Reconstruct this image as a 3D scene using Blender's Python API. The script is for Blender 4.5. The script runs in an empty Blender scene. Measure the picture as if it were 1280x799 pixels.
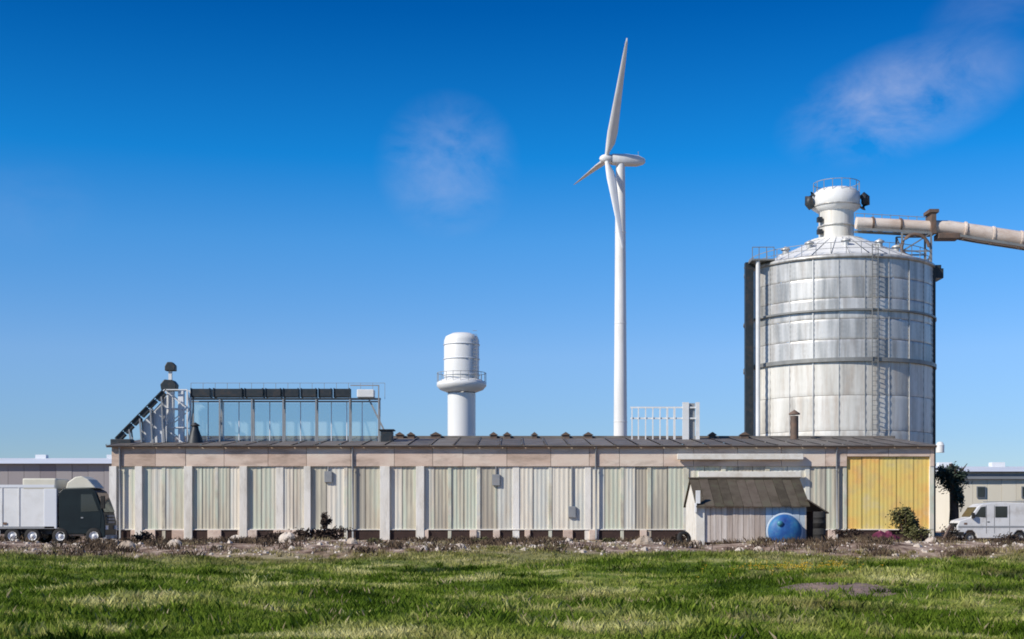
import bpy, math, random
import numpy as np
from mathutils import Vector, Matrix
random.seed(7); rng = np.random.default_rng(7)
S = bpy.context.scene; C = S.collection
PI = math.pi; R = math.radians
EYE = 1.7; F = 1683.0          # eye height (m), focal length in photo pixels
# ------------------------------------------------------------------ camera, world, sun
cd = bpy.data.cameras.new('camera'); cam = bpy.data.objects.new('camera', cd); C.objects.link(cam); S.camera = cam
cam.location = (0, 0, EYE); cam.rotation_euler = (R(90), 0, 0)
cd.sensor_width = 36; cd.lens = 36*F/1280; cd.shift_y = (646-399.5)/1280; cd.clip_end = 12000; cd.clip_start = .1
S.view_settings.view_transform = 'Standard'; S.view_settings.look = 'None'
S.view_settings.exposure = 0.0; S.view_settings.gamma = 1.0
SUN_AZ, SUN_EL = 238, 35
W = bpy.data.worlds.new('World'); S.world = W; W.use_nodes = True
wn, wl = W.node_tree.nodes, W.node_tree.links
bg = wn['Background']; bg.inputs[1].default_value = 0.10
sky = wn.new('ShaderNodeTexSky'); sky.sky_type = 'NISHITA'; sky.sun_disc = False
sky.sun_elevation = R(SUN_EL); sky.sun_rotation = R(SUN_AZ)
sky.altitude = 200; sky.air_density = 1.0; sky.dust_density = 0.05; sky.ozone_density = 6.0
# clear-day sky colour: saturation/value curve by height above the horizon, the same all round
tc = wn.new('ShaderNodeTexCoord'); sep = wn.new('ShaderNodeSeparateXYZ'); wl.new(tc.outputs['Generated'], sep.inputs[0])
tint = wn.new('ShaderNodeValToRGB'); wl.new(sep.outputs['Z'], tint.inputs[0])
TINT = [(0.0, (.78, .84, .96)), (.06, (.77, .91, 1.14)), (.118, (.88, 1.06, 1.30)), (.20, (.46, 1.07, 1.44)), (.256, (.07, .94, 1.46)), (.354, (.0, .55, 1.09)), (.55, (.03, .48, 1.0)), (1.0, (.06, .46, .95))]
er = tint.color_ramp.elements
while len(er) < len(TINT): er.new(.5)
for e, (p, c) in zip(er, TINT): e.position = p; e.color = (*c, 1)
mul = wn.new('ShaderNodeMix'); mul.data_type = 'RGBA'; mul.blend_type = 'MULTIPLY'; mul.inputs[0].default_value = 1
wl.new(sky.outputs[0], mul.inputs[6]); wl.new(tint.outputs[0], mul.inputs[7])
last = mul.outputs[2]
def wmath(op, a, b=None, c=None):
    n = wn.new('ShaderNodeMath'); n.operation = op
    for i, v in enumerate((a, b, c)):
        if v is None: continue
        if isinstance(v, (int, float)): n.inputs[i].default_value = v
        else: wl.new(v, n.inputs[i])
    return n.outputs[0]
def cloud(px, py, rx, ry, tilt, strength, col, scale, seed):
    """thin wisp of cloud round one direction of the sky"""
    global last
    d = Vector(((px-640)/F, 1, (646-py)/F)).normalized()
    right = Vector((d.y, -d.x, 0)).normalized(); up = right.cross(d)
    a = right*math.cos(tilt)+up*math.sin(tilt); b = -right*math.sin(tilt)+up*math.cos(tilt)
    def dot(v):
        n = wn.new('ShaderNodeVectorMath'); n.operation = 'DOT_PRODUCT'
        wl.new(tc.outputs['Generated'], n.inputs[0]); n.inputs[1].default_value = v; return n.outputs['Value']
    u = wmath('MULTIPLY', dot(a), F/rx); v = wmath('MULTIPLY', dot(b), F/ry)
    front = wmath('GREATER_THAN', dot(d), 0.0)
    r2 = wmath('ADD', wmath('MULTIPLY', u, u), wmath('MULTIPLY', v, v))
    m = wmath('MAXIMUM', wmath('SUBTRACT', 1.0, r2), 0.0)
    no = wn.new('ShaderNodeTexNoise'); no.inputs['Scale'].default_value = scale; no.inputs['Detail'].default_value = 6
    no.inputs['Roughness'].default_value = .6; no.inputs['Distortion'].default_value = .4
    mp = wn.new('ShaderNodeMapping'); mp.inputs['Location'].default_value = (seed, seed*2, 0); mp.inputs['Scale'].default_value = (1, 1, 1.7)
    wl.new(tc.outputs['Generated'], mp.inputs[0]); wl.new(mp.outputs[0], no.inputs[0])
    k = wmath('MAXIMUM', wmath('MULTIPLY', wmath('SUBTRACT', no.outputs[0], .36), 2.6), 0.0)
    k = wmath('MULTIPLY', wmath('MULTIPLY', k, wmath('POWER', m, 1.3)), wmath('MULTIPLY', front, strength))
    k = wmath('MINIMUM', k, .8)
    mx = wn.new('ShaderNodeMix'); mx.data_type = 'RGBA'; wl.new(k, mx.inputs[0]); wl.new(last, mx.inputs[6])
    mx.inputs[7].default_value = (*col, 1); last = mx.outputs[2]
cloud(560, 208, 92, 92, .2, .50, (4.0, 5.1, 7.9), 13, 6)
cloud(1128, 125, 155, 70, .25, .60, (5.0, 5.7, 8.0), 14, 8)
cloud(1255, 0, 100, 45, .3, .22, (4.2, 5.2, 7.8), 12, 5)
cloud(40, 260, 90, 60, .1, .12, (3.6, 4.6, 7.6), 14, 1)
wl.new(last, bg.inputs[0])
az, el = R(SUN_AZ), R(SUN_EL)
sd = Vector((math.sin(az)*math.cos(el), math.cos(az)*math.cos(el), math.sin(el)))
ld = bpy.data.lights.new('sun', 'SUN'); ld.energy = 5.0; ld.angle = R(.5); ld.color = (1, .94, .84)
lo = bpy.data.objects.new('sun', ld); C.objects.link(lo); lo.rotation_euler = sd.to_track_quat('Z', 'Y').to_euler(); lo.location = (-40, -30, 40)

# ------------------------------------------------------------------ helpers
def X(px, Y): return (px-640)/F*Y
def Z(py, Y): return EYE+(646-py)/F*Y
class MB:
    def __init__(s): s.v = []; s.f = []; s.sm = []
    def add(s, vs, fs, smooth=False):
        o = len(s.v); s.v += [tuple(v) for v in vs]; s.f += [tuple(i+o for i in f) for f in fs]; s.sm += [smooth]*len(fs); return s
    def box(s, x0, x1, y0, y1, z0, z1, M=None):
        vs = [Vector((x, y, z)) for z in (z0, z1) for y in (y0, y1) for x in (x0, x1)]
        if M: vs = [M @ v for v in vs]
        return s.add(vs, [(0, 2, 3, 1), (4, 5, 7, 6), (0, 1, 5, 4), (2, 6, 7, 3), (0, 4, 6, 2), (1, 3, 7, 5)])
    def bar(s, a, b, w, h=None):
        """square bar from a to b"""
        a, b = Vector(a), Vector(b); h = h or w; d = (b-a); L = d.length; d.normalize()
        ref = Vector((0, 0, 1)) if abs(d.z) < .95 else Vector((0, 1, 0))
        u = d.cross(ref).normalized(); n = u.cross(d)
        M = Matrix((( *[u[0], d[0], n[0], a[0]],), (u[1], d[1], n[1], a[1]), (u[2], d[2], n[2], a[2]), (0, 0, 0, 1)))
        return s.box(-w/2, w/2, 0, L, -h/2, h/2, M)
    def tube(s, pts, rads, n=14, caps=True, smooth=True):
        pts = [Vector(p) for p in pts]; 
        if not isinstance(rads, (list, tuple)): rads = [rads]*len(pts)
        vs = []; fs = []
        for i, p in enumerate(pts):
            d = (pts[min(i+1, len(pts)-1)]-pts[max(i-1, 0)]).normalized()
            ref = Vector((0, 0, 1)) if abs(d.z) < .9 else Vector((1, 0, 0))
            u = d.cross(ref).normalized(); w = d.cross(u)
            for k in range(n):
                t = 2*PI*k/n; vs.append(p+(u*math.cos(t)+w*math.sin(t))*rads[i])
        for i in range(len(pts)-1):
            for k in range(n):
                a = i*n+k; b = i*n+(k+1) % n; fs.append((a, b, b+n, a+n))
        s.add(vs, fs, smooth)
        if caps:
            s.add(vs[:n], [tuple(range(n))[::-1]]); s.add(vs[-n:], [tuple(range(n))])
        return s
    def lathe(s, prof, c=(0, 0, 0), axis='z', n=32, smooth=True):
        """profile of (r, h)"""
        vs = []; fs = []; c = Vector(c)
        for r, h in prof:
            for k in range(n):
                t = 2*PI*k/n; p = (r*math.cos(t), r*math.sin(t), h)
                if axis == 'y': p = (p[0], p[2], p[1])
                vs.append(c+Vector(p))
        for i in range(len(prof)-1):
            for k in range(n):
                a = i*n+k; b = i*n+(k+1) % n; fs.append((a, b, b+n, a+n))
        return s.add(vs, fs, smooth)
    def prism(s, prof, y0, y1):
        """polygon in x,z swept along y"""
        n = len(prof); vs = [(x, y0, z) for x, z in prof]+[(x, y1, z) for x, z in prof]
        fs = [tuple(range(n)), tuple(range(2*n-1, n-1, -1))]+[(i, i+n, (i+1) % n+n, (i+1) % n) for i in range(n)]
        return s.add(vs, fs)
    def mesh(s, name, mat, off=(0, 0, 0)):
        m = bpy.data.meshes.new(name); o = Vector(off)
        m.from_pydata([tuple(Vector(v)-o) for v in s.v], [], s.f); m.update()
        m.polygons.foreach_set('use_smooth', s.sm)
        if mat: m.materials.append(mat)
        return m
WL = {}
def thing(name, label, cat, loc=(0, 0, 0), rz=0, group=None, kind=None):
    o = bpy.data.objects.new(name, None); C.objects.link(o); o.location = loc; o.rotation_euler = (0, 0, rz); o.empty_display_size = .3
    o['label'] = label; o['category'] = cat
    if group: o['group'] = group
    WL[o.name] = Vector(loc); return o
def part(name, mb, mat, parent, bevel=0, kind=None, label=None, local=False):
    """mb is in world coordinates unless local; parents are unrotated while building"""
    off = (0, 0, 0) if local else WL.get(parent.name, Vector((0, 0, 0)))
    o = bpy.data.objects.new(name, mb.mesh(name, mat, off)); C.objects.link(o); o.parent = parent; WL[o.name] = Vector(off)
    if bevel:
        b = o.modifiers.new('bevel', 'BEVEL'); b.width = bevel; b.segments = 2; b.limit_method = 'ANGLE'
    if kind: o['kind'] = kind
    if label: o['label'] = label
    return o
def inst(name, me, parent, loc=(0, 0, 0), rz=0, scale=(1, 1, 1)):
    o = bpy.data.objects.new(name, me); C.objects.link(o); o.parent = parent; o.location = loc; o.rotation_euler = (0, 0, rz); o.scale = scale
    return o
def solo(name, mb, mat, label, cat, loc=(0, 0, 0), group=None, kind=None, bevel=0):
    o = bpy.data.objects.new(name, mb.mesh(name, mat, loc)); C.objects.link(o); o.location = loc; WL[o.name] = Vector(loc)
    if kind == 'structure': o['kind'] = kind
    else:
        o['label'] = label; o['category'] = cat
        if kind: o['kind'] = kind
    if group: o['group'] = group
    if bevel:
        b = o.modifiers.new('bevel', 'BEVEL'); b.width = bevel; b.segments = 2; b.limit_method = 'ANGLE'
    return o
def copy_tree(o, parent=None):
    c = o.copy(); C.objects.link(c); c.parent = parent
    for ch in list(o.children): copy_tree(ch, c)
    return c

# ------------------------------------------------------------------ materials
def mat(name, cols, scale=1.0, stretch=(1, 1, 1), rough=.7, metal=0, bump=.0, bscale=20, rnd=0, wear=None, wscale=.6, wamt=.5, detail=6, spec=.4, coord='Object'):
    """cols blended by noise (object space), plus a random shift per piece (rnd) and patches of wear"""
    m = bpy.data.materials.new(name); m.use_nodes = True; N, L = m.node_tree.nodes, m.node_tree.links
    bs = N['Principled BSDF']; bs.inputs['Roughness'].default_value = rough; bs.inputs['Metallic'].default_value = metal
    bs.inputs['Specular IOR Level'].default_value = spec
    t = N.new('ShaderNodeTexCoord'); oi = N.new('ShaderNodeObjectInfo')
    mp = N.new('ShaderNodeMapping'); mp.inputs['Scale'].default_value = stretch
    if coord == 'World':
        g = N.new('ShaderNodeNewGeometry'); L.new(g.outputs['Position'], mp.inputs[0])
    else: L.new(t.outputs['Object'], mp.inputs[0])
    if rnd:
        ml = N.new('ShaderNodeVectorMath'); ml.operation = 'SCALE'; ml.inputs[0].default_value = (37, 53, 11); L.new(oi.outputs['Random'], ml.inputs['Scale'])
        L.new(ml.outputs[0], mp.inputs['Location'])
    no = N.new('ShaderNodeTexNoise'); no.inputs['Scale'].default_value = scale; no.inputs['Detail'].default_value = detail; no.inputs['Roughness'].default_value = .6
    L.new(mp.outputs[0], no.inputs[0])
    src = no.outputs[0]
    if rnd:
        a = N.new('ShaderNodeMath'); a.operation = 'MULTIPLY_ADD'; L.new(oi.outputs['Random'], a.inputs[0]); a.inputs[1].default_value = rnd; a.inputs[2].default_value = -rnd/2
        b = N.new('ShaderNodeMath'); b.operation = 'ADD'; L.new(a.outputs[0], b.inputs[0]); L.new(src, b.inputs[1]); src = b.outputs[0]
    rp = N.new('ShaderNodeValToRGB'); L.new(src, rp.inputs[0]); e = rp.color_ramp.elements
    while len(e) < len(cols): e.new(.5)
    for i, c in enumerate(cols):
        e[i].position = .28+.44*i/max(1, len(cols)-1); e[i].color = (*c, 1)
    out = rp.outputs[0]
    if wear:
        n2 = N.new('ShaderNodeTexNoise'); n2.inputs['Scale'].default_value = wscale; n2.inputs['Detail'].default_value = 8; n2.inputs['Roughness'].default_value = .65
        L.new(mp.outputs[0], n2.inputs[0])
        mr = N.new('ShaderNodeMapRange'); mr.inputs[1].default_value = .5; mr.inputs[2].default_value = .72; mr.inputs[4].default_value = wamt; L.new(n2.outputs[0], mr.inputs[0])
        mx = N.new('ShaderNodeMix'); mx.data_type = 'RGBA'; L.new(mr.outputs[0], mx.inputs[0]); L.new(out, mx.inputs[6]); mx.inputs[7].default_value = (*wear, 1); out = mx.outputs[2]
    L.new(out, bs.inputs['Base Color'])
    if bump:
        n3 = N.new('ShaderNodeTexNoise'); n3.inputs['Scale'].default_value = bscale; n3.inputs['Detail'].default_value = 6; L.new(mp.outputs[0], n3.inputs[0])
        bp = N.new('ShaderNodeBump'); bp.inputs['Strength'].default_value = bump; bp.inputs['Distance'].default_value = .05; L.new(n3.outputs[0], bp.inputs['Height']); L.new(bp.outputs[0], bs.inputs['Normal'])
    return m
M_but = mat('pale_concrete', [(.66, .61, .52), (.78, .74, .66), (.84, .81, .75)], 1.2, (1, 1, .3), .85, bump=.3, wear=(.30, .27, .21), wscale=1.4, wamt=.5, rnd=.2)
M_sheet = mat('weathered_sheet', [(.40, .37, .30), (.56, .52, .40), (.54, .58, .46), (.68, .63, .51), (.60, .61, .55), (.76, .70, .58)], .8, (1.3, 1.3, .5), .7, bump=.15, rnd=.5, wear=(.34, .25, .18), wscale=.7, wamt=.6)
M_fascia = mat('fascia_concrete', [(.54, .40, .31), (.66, .52, .42), (.72, .62, .51)], .6, (1, 1, 1.5), .85, bump=.3, rnd=.25, wear=(.20, .14, .10), wscale=1.1, wamt=.6)
M_roof = mat('roof_metal', [(.09, .08, .07), (.14, .125, .11), (.21, .19, .165)], .7, (1, 1, 1), .65, rnd=.3, wear=(.20, .13, .09), wscale=.9, wamt=.6)
M_gut = mat('rusty_gutter', [(.10, .07, .055), (.17, .12, .09)], 2, (1, 1, 1), .7, wear=(.22, .10, .05), wscale=2)
M_dark = mat('dark_opening', [(.035, .02, .016), (.06, .035, .028)], 3, rough=.9)
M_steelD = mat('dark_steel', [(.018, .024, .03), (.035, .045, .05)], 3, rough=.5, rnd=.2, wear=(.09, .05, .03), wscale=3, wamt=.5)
M_steelM = mat('grey_steel', [(.22, .23, .24), (.33, .34, .34)], 2, rough=.5, wear=(.20, .13, .09), wscale=2, wamt=.4)
M_white = mat('white_paint', [(.68, .68, .66), (.80, .80, .78)], .5, rough=.45, wear=(.45, .41, .35), wscale=1.2, wamt=.3)
M_van = mat('grimy_white_paint', [(.58, .57, .55), (.72, .72, .71)], .8, rough=.35, wear=(.34, .30, .25), wscale=1.3, wamt=.65, spec=.5)
M_tower = mat('tower_white', [(.66, .66, .64), (.76, .76, .74), (.80, .80, .79)], .25, (1, 1, .2), .4, wear=(.50, .48, .43), wscale=.4, wamt=.55)
M_tube = mat('weathered_tube', [(.50, .38, .30), (.66, .56, .48), (.74, .67, .60)], .5, (.6, 1, 1.4), .55, bump=.1, wear=(.34, .22, .15), wscale=.8, wamt=.6)
M_glaz = mat('pale_glazing', [(.46, .60, .63), (.58, .70, .72), (.68, .76, .77)], .8, (1, 1, .6), .4, rnd=.3, spec=.4)
M_silo = mat('galvanised_sheet', [(.26, .27, .27), (.44, .44, .42), (.60, .59, .56), (.70, .69, .65)], .8, (1.6, 1.6, .16), .40, metal=.3, rnd=.16, wear=(.26, .22, .18), wscale=.9, wamt=.6)
M_siloL = mat('galvanised_sheet_pale', [(.42, .40, .36), (.60, .58, .52), (.70, .68, .62), (.78, .76, .70)], .8, (1.6, 1.6, .14), .48, metal=.1, rnd=.14, wear=(.42, .33, .25), wscale=.9, wamt=.6)
M_silod = mat('girder_steel', [(.20, .20, .19), (.30, .30, .28)], 1, rough=.5, metal=.3)
M_yel = mat('yellow_sheet', [(.66, .54, .30), (.72, .57, .17), (.78, .55, .15), (.80, .46, .13), (.80, .58, .28)], .38, (1, 1, 1), .6, bump=.1, rnd=0, wear=(.50, .38, .22), wscale=.6, wamt=.6, coord='World')
M_plank = mat('grey_plank', [(.42, .34, .28), (.58, .50, .43), (.70, .63, .56)], 1.0, (5, 5, .3), .85, bump=.4, rnd=.35, wear=(.28, .22, .19), wscale=1.2, wamt=.5)
M_felt = mat('dark_roofing', [(.05, .040, .026), (.085, .068, .048), (.13, .10, .08)], 1.2, rough=.9, bump=.3, rnd=.3, wear=(.05, .07, .03), wscale=1.2, wamt=.6)
M_ltwall = mat('limewash', [(.66, .62, .53), (.78, .75, .68)], 1.3, rough=.85, bump=.25, wear=(.45, .38, .28), wscale=1.5)
M_blue = mat('blue_paint', [(.01, .035, .18), (.02, .10, .31), (.04, .20, .36), (.16, .36, .44)], .9, rough=.55, wear=(.20, .32, .42), wscale=1.6, wamt=.45)
M_teal = mat('teal_paint', [(.03, .16, .24), (.06, .26, .32)], 2, rough=.4)
M_pblue = mat('pale_blue_paint', [(.38, .46, .54), (.50, .58, .64)], 1.4, rough=.6, wear=(.32, .30, .27), wscale=1.8, wamt=.4)
M_tyre = mat('tyre_rubber', [(.015, .015, .015), (.03, .028, .025)], 6, rough=.85)
M_rim = mat('white_rim', [(.70, .70, .70), (.85, .85, .84)], 4, rough=.35, spec=.5)
M_cab = mat('dark_cab_paint', [(.006, .011, .013), (.011, .020, .022)], 1, rough=.45, spec=.3)
M_glass = mat('dark_glass', [(.01, .013, .016), (.02, .025, .03)], 1, rough=.06, spec=.9)
M_cream = mat('cream_paint', [(.60, .57, .46), (.70, .67, .56)], 1, rough=.5)
M_maroon = mat('maroon_tarp', [(.10, .015, .04), (.17, .03, .07)], 4, rough=.6, bump=.4)
M_stone = mat('boulder', [(.34, .27, .20), (.46, .38, .30), (.60, .53, .45)], 2.2, rough=.95, bump=.6, bscale=8, rnd=.4)
M_bark = mat('bark', [(.05, .035, .025), (.10, .07, .05)], 6, rough=.95, bump=.6)
M_leafD = mat('leaf_dark', [(.012, .025, .018), (.03, .05, .03), (.045, .065, .05)], .9, rough=.7, rnd=.0)
M_leafO = mat('leaf_olive', [(.05, .05, .015), (.10, .10, .03), (.16, .15, .06)], 1.2, rough=.7)
M_twig = mat('twig_brown', [(.03, .018, .012), (.07, .045, .03)], 2, rough=.9)
M_far = mat('far_wall', [(.22, .19, .20), (.30, .27, .27), (.36, .33, .32)], .1, (1, 1, .5), .8, rnd=.2)
M_farR = mat('far_roof', [(.62, .64, .67), (.74, .76, .78)], .1, rough=.5, rnd=.2)
M_farC = mat('far_cream_wall', [(.66, .60, .47), (.78, .73, .60)], .12, (1, 1, .5), .8, rnd=.3)
M_farG = mat('far_grey_roof', [(.20, .22, .24), (.28, .30, .32)], .1, rough=.6)
M_wood = mat('far_wood', [(.03, .04, .03), (.06, .06, .045)], .05, rough=.9)
# ground: one recipe shared by soil and blades, by world position
_n = M_glaz.node_tree; _b = _n.nodes['Principled BSDF']; _t = _n.nodes.new('ShaderNodeBsdfTransparent'); _t.inputs[0].default_value = (.93, .98, .98, 1)
_m = _n.nodes.new('ShaderNodeMixShader'); _m.inputs[0].default_value = .16; _n.links.new(_t.outputs[0], _m.inputs[1]); _n.links.new(_b.outputs[0], _m.inputs[2]); _n.links.new(_m.outputs[0], _n.nodes['Material Output'].inputs[0])
def ground_mat(name, blade):
    m = bpy.data.materials.new(name); m.use_nodes = True; N, L = m.node_tree.nodes, m.node_tree.links; bs = N['Principled BSDF']
    bs.inputs['Roughness'].default_value = .75 if blade else .95; bs.inputs['Specular IOR Level'].default_value = .08 if blade else .2
    g = N.new('ShaderNodeNewGeometry'); sp = N.new('ShaderNodeSeparateXYZ'); L.new(g.outputs['Position'], sp.inputs[0])
    def noise(sc, st=(1, 1, 0), loc=(0, 0, 0), det=5):
        mp = N.new('ShaderNodeMapping'); mp.inputs['Scale'].default_value = st; mp.inputs['Location'].default_value = loc; L.new(g.outputs['Position'], mp.inputs[0])
        n = N.new('ShaderNodeTexNoise'); n.inputs['Scale'].default_value = sc; n.inputs['Detail'].default_value = det; n.inputs['Roughness'].default_value = .6; L.new(mp.outputs[0], n.inputs[0]); return n.outputs[0]
    def ramp(src, st):
        r = N.new('ShaderNodeValToRGB'); L.new(src, r.inputs[0]); e = r.color_ramp.elements
        while len(e) < len(st): e.new(.5)
        for i, (p, c) in enumerate(st): e[i].position = p; e[i].color = (*c, 1)
        return r.outputs[0]
    def mixc(f, a, b):
        x = N.new('ShaderNodeMix'); x.data_type = 'RGBA'; L.new(f, x.inputs[0]); L.new(a, x.inputs[6]); L.new(b, x.inputs[7]); return x.outputs[2]
    def math_(op, a, b):
        n = N.new('ShaderNodeMath'); n.operation = op
        for i, v in enumerate((a, b)):
            if isinstance(v, (int, float)): n.inputs[i].default_value = v
            else: L.new(v, n.inputs[i])
        return n.outputs[0]
    k = 1.02 if blade else .8
    grass = ramp(noise(.42, (.6, 1.0, 0), det=8), [(.36, (.022*k, .048*k, .003*k)), (.44, (.080*k, .135*k, .010*k)), (.51, (.15*k, .215*k, .025*k)), (.57, (.31*k, .33*k, .085*k)), (.66, (.58*k, .55*k, .26*k))])
    dry = ramp(noise(.5, (1, 1, 0), (9, 4, 0)), [(.36, (.13*k, .11*k, .035*k)), (.48, (.27*k, .23*k, .09*k)), (.62, (.50*k, .42*k, .24*k))])
    soil = ramp(noise(1.1, (1, .5, 0), (3, 1, 0)), [(.36, (.08, .045, .03)), (.48, (.27, .185, .13)), (.64, (.50, .39, .30))])
    # dry grass takes over toward the yard and in patches to the right
    ny = math_('ADD', sp.outputs['Y'], math_('MULTIPLY', noise(.25, (1, 1, 0), (20, 7, 0)), 22))
    mr = N.new('ShaderNodeMapRange'); mr.inputs[1].default_value = 57; mr.inputs[2].default_value = 72; L.new(ny, mr.inputs[0])
    mr2 = N.new('ShaderNodeMapRange'); mr2.inputs[1].default_value = .58; mr2.inputs[2].default_value = .68; mr2.inputs[4].default_value = .7
    L.new(math_('ADD', noise(.22, (1, 1, 0), (41, 2, 0)), math_('MULTIPLY', sp.outputs['X'], .006)), mr2.inputs[0])
    col = mixc(math_('MAXIMUM', mr.outputs[0], mr2.outputs[0]), grass, dry)
    if blade:
        oi = ramp(noise(14, (1, 1, 0), det=1), [(.3, (.55, .55, .55)), (.5, (1, 1, 1)), (.7, (1.5, 1.45, 1.3))])
        mx = N.new('ShaderNodeMix'); mx.data_type = 'RGBA'; mx.blend_type = 'MULTIPLY'; mx.inputs[0].default_value = 1; L.new(col, mx.inputs[6]); L.new(oi, mx.inputs[7]); col = mx.outputs[2]
        tr = N.new('ShaderNodeBsdfTranslucent'); L.new(col, tr.inputs[0]); L.new(col, bs.inputs['Base Color'])
        ms = N.new('ShaderNodeMixShader'); ms.inputs[0].default_value = .3; L.new(bs.outputs[0], ms.inputs[1]); L.new(tr.outputs[0], ms.inputs[2]); L.new(ms.outputs[0], N['Material Output'].inputs[0])
    else:
        nz = math_('ADD', sp.outputs['Y'], math_('MULTIPLY', noise(.4, (1, 1, 0), (2, 17, 0)), 14))
        m3 = N.new('ShaderNodeMapRange'); m3.inputs[1].default_value = 64; m3.inputs[2].default_value = 70; L.new(nz, m3.inputs[0])
        col = mixc(m3.outputs[0], col, soil); L.new(col, bs.inputs['Base Color'])
        bp = N.new('ShaderNodeBump'); bp.inputs['Strength'].default_value = .7; bp.inputs['Distance'].default_value = .12; L.new(noise(5), bp.inputs['Height']); L.new(bp.outputs[0], bs.inputs['Normal'])
    return m
M_ground = ground_mat('meadow_soil', False); M_blade = ground_mat('grass_blade', True)

# ------------------------------------------------------------------ ground
def hgt(x, y):
    h = .16*np.sin(x*.21+y*.13)+.10*np.sin(x*.53-y*.31+1)+.05*np.sin(x*1.3+y*.9)
    m = np.clip((70-y)/10, 0, 1)*np.clip(y/8, 0, 1)
    bank = (.30+.10*np.sin(x*.35+1.3*np.sin(x*.11))+.06*np.sin(x*1.1))*np.clip((y-60)/10, 0, 1)**.8   # low bank between meadow and yard
    return (h*m+bank*np.clip((77-y)/4, 0, 1))*(np.abs(x) < 300)
gx = np.concatenate([-np.geomspace(6000, 62, 14), np.linspace(-60, 60, 161), np.geomspace(62, 6000, 14)])
gy = np.concatenate([[-3000, -300, -30], np.linspace(0, 100, 151), np.geomspace(104, 9000, 16)])
GX, GY = np.meshgrid(gx, gy); GZ = hgt(GX, GY)
nv = [tuple(p) for p in np.stack([GX.ravel(), GY.ravel(), GZ.ravel()], 1).tolist()]
nx, ny = len(gx), len(gy)
g = MB(); g.add(nv, [(j*nx+i, j*nx+i+1, (j+1)*nx+i+1, (j+1)*nx+i) for j in range(ny-1) for i in range(nx-1)], True)
solo('ground', g, M_ground, '', '', kind='structure')

def blades(name, pts, hh, ww, matr, label, cat):
    """many blades in one mesh: two triangles each, bent"""
    n = len(pts); a = rng.uniform(0, 2*PI, n); dx = np.cos(a)*ww/2; dy = np.sin(a)*ww/2
    la = rng.uniform(0, 2*PI, n); ln = hh*rng.uniform(.15, .7, n); z0 = hgt(pts[:, 0], pts[:, 1])-.01
    x, y = pts[:, 0], pts[:, 1]; V = np.empty((n, 4, 3), np.float32)
    V[:, 0] = np.stack([x-dx, y-dy, z0], 1); V[:, 1] = np.stack([x+dx, y+dy, z0], 1)
    mx, my = x+np.cos(la)*ln*.35, y+np.sin(la)*ln*.35
    V[:, 2] = np.stack([mx+dx*.8, my+dy*.8, z0+hh*.6], 1)
    V[:, 3] = np.stack([x+np.cos(la)*ln, y+np.sin(la)*ln, z0+hh*.95], 1)
    idx = (np.arange(n)[:, None]*4+np.array([[0, 1, 2, 0, 2, 3]])).astype(np.int32).ravel()
    me = bpy.data.meshes.new(name); me.vertices.add(n*4); me.vertices.foreach_set('co', V.ravel()); me.loops.add(len(idx)); me.loops.foreach_set('vertex_index', idx)
    me.polygons.add(n*2); me.polygons.foreach_set('loop_start', np.arange(n*2, dtype=np.int32)*3); me.update(calc_edges=True); me.materials.append(matr)
    o = bpy.data.objects.new(name, me); C.objects.link(o); o['label'] = label; o['category'] = cat; o['kind'] = 'stuff'; return o
def field(n, y0, y1, pw=1.6, wide=1.0):
    u = rng.uniform(0, 1, n); y = (y0**(1-pw)+u*(y1**(1-pw)-y0**(1-pw)))**(1/(1-pw))
    x = rng.uniform(-1, 1, n)*(y*.43*wide+3); return np.stack([x, y], 1)
p = field(420000, 15, 68)
pat = np.sin(p[:, 0]*.8+p[:, 1]*.55)+np.sin(p[:, 0]*.31-p[:, 1]*.42+2)+np.sin(p[:, 0]*1.9+1)*np.sin(p[:, 1]*1.3)
keep = (p[:, 1] < 58.5+1.6*pat)
p = p[keep]; pat = pat[keep]
hh = rng.uniform(.035, .12, len(p))*(1+.28*np.clip(pat, -1.5, 2))*(.8+p[:, 1]/90); ww = .007+.00045*p[:, 1]
blades('meadow_grass', p, hh, ww, M_blade, 'short green meadow grass across the foreground', 'grass')
# taller tussocks: clumped
cl = field(2600, 17, 63, 1.3); n_ = 30; c_ = np.repeat(cl, n_, 0); q = c_+rng.normal(0, .11, c_.shape)*np.array([1, 1])
hq = np.repeat(rng.uniform(.10, .26, len(cl)), n_)*rng.uniform(.5, 1.1, len(q))
blades('grass_tussocks', q, hq, .012+.0004*q[:, 1], M_blade, 'coarse taller tufts standing up out of the green meadow', 'grass')
M_straw = mat('straw', [(.12, .10, .04), (.26, .21, .11), (.42, .36, .22)], 1.5, rough=.85, coord='World')
cl = np.stack([rng.uniform(-38, 42, 520), 61+30*rng.uniform(0, 1, 520)**1.6], 1); c_ = np.repeat(cl, 26, 0); q = c_+rng.normal(0, .16, c_.shape)
q = q[q[:, 1] < 95.5]; hq = rng.uniform(.06, .26, len(q))
blades('dry_weeds', q, hq, .03+0*hq, M_straw, 'straw coloured dry weeds fringing the yard in front of the long building', 'weeds')
M_under = mat('brown_growth', [(.03, .018, .012), (.09, .06, .035), (.17, .12, .07)], .8, rough=.9, coord='World')
cl = np.stack([rng.uniform(-38, 42, 1000), 57+40*rng.uniform(0, 1, 1000)**.8], 1)
kp = np.sin(cl[:, 0]*.9)+np.sin(cl[:, 0]*.37+2)+np.sin(cl[:, 0]*2.3+cl[:, 1]) > -.1; cl = cl[kp]; c_ = np.repeat(cl, 70, 0); q = c_+rng.normal(0, .28, c_.shape)*np.array([1.3, .8]); q = q[q[:, 1] < 97.5]
blades('dead_growth', q, rng.uniform(.08, .42, len(q)), .035+0*q[:, 0], M_under, 'dark brown dead growth in clumps across the bare yard', 'dead plants')
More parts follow.
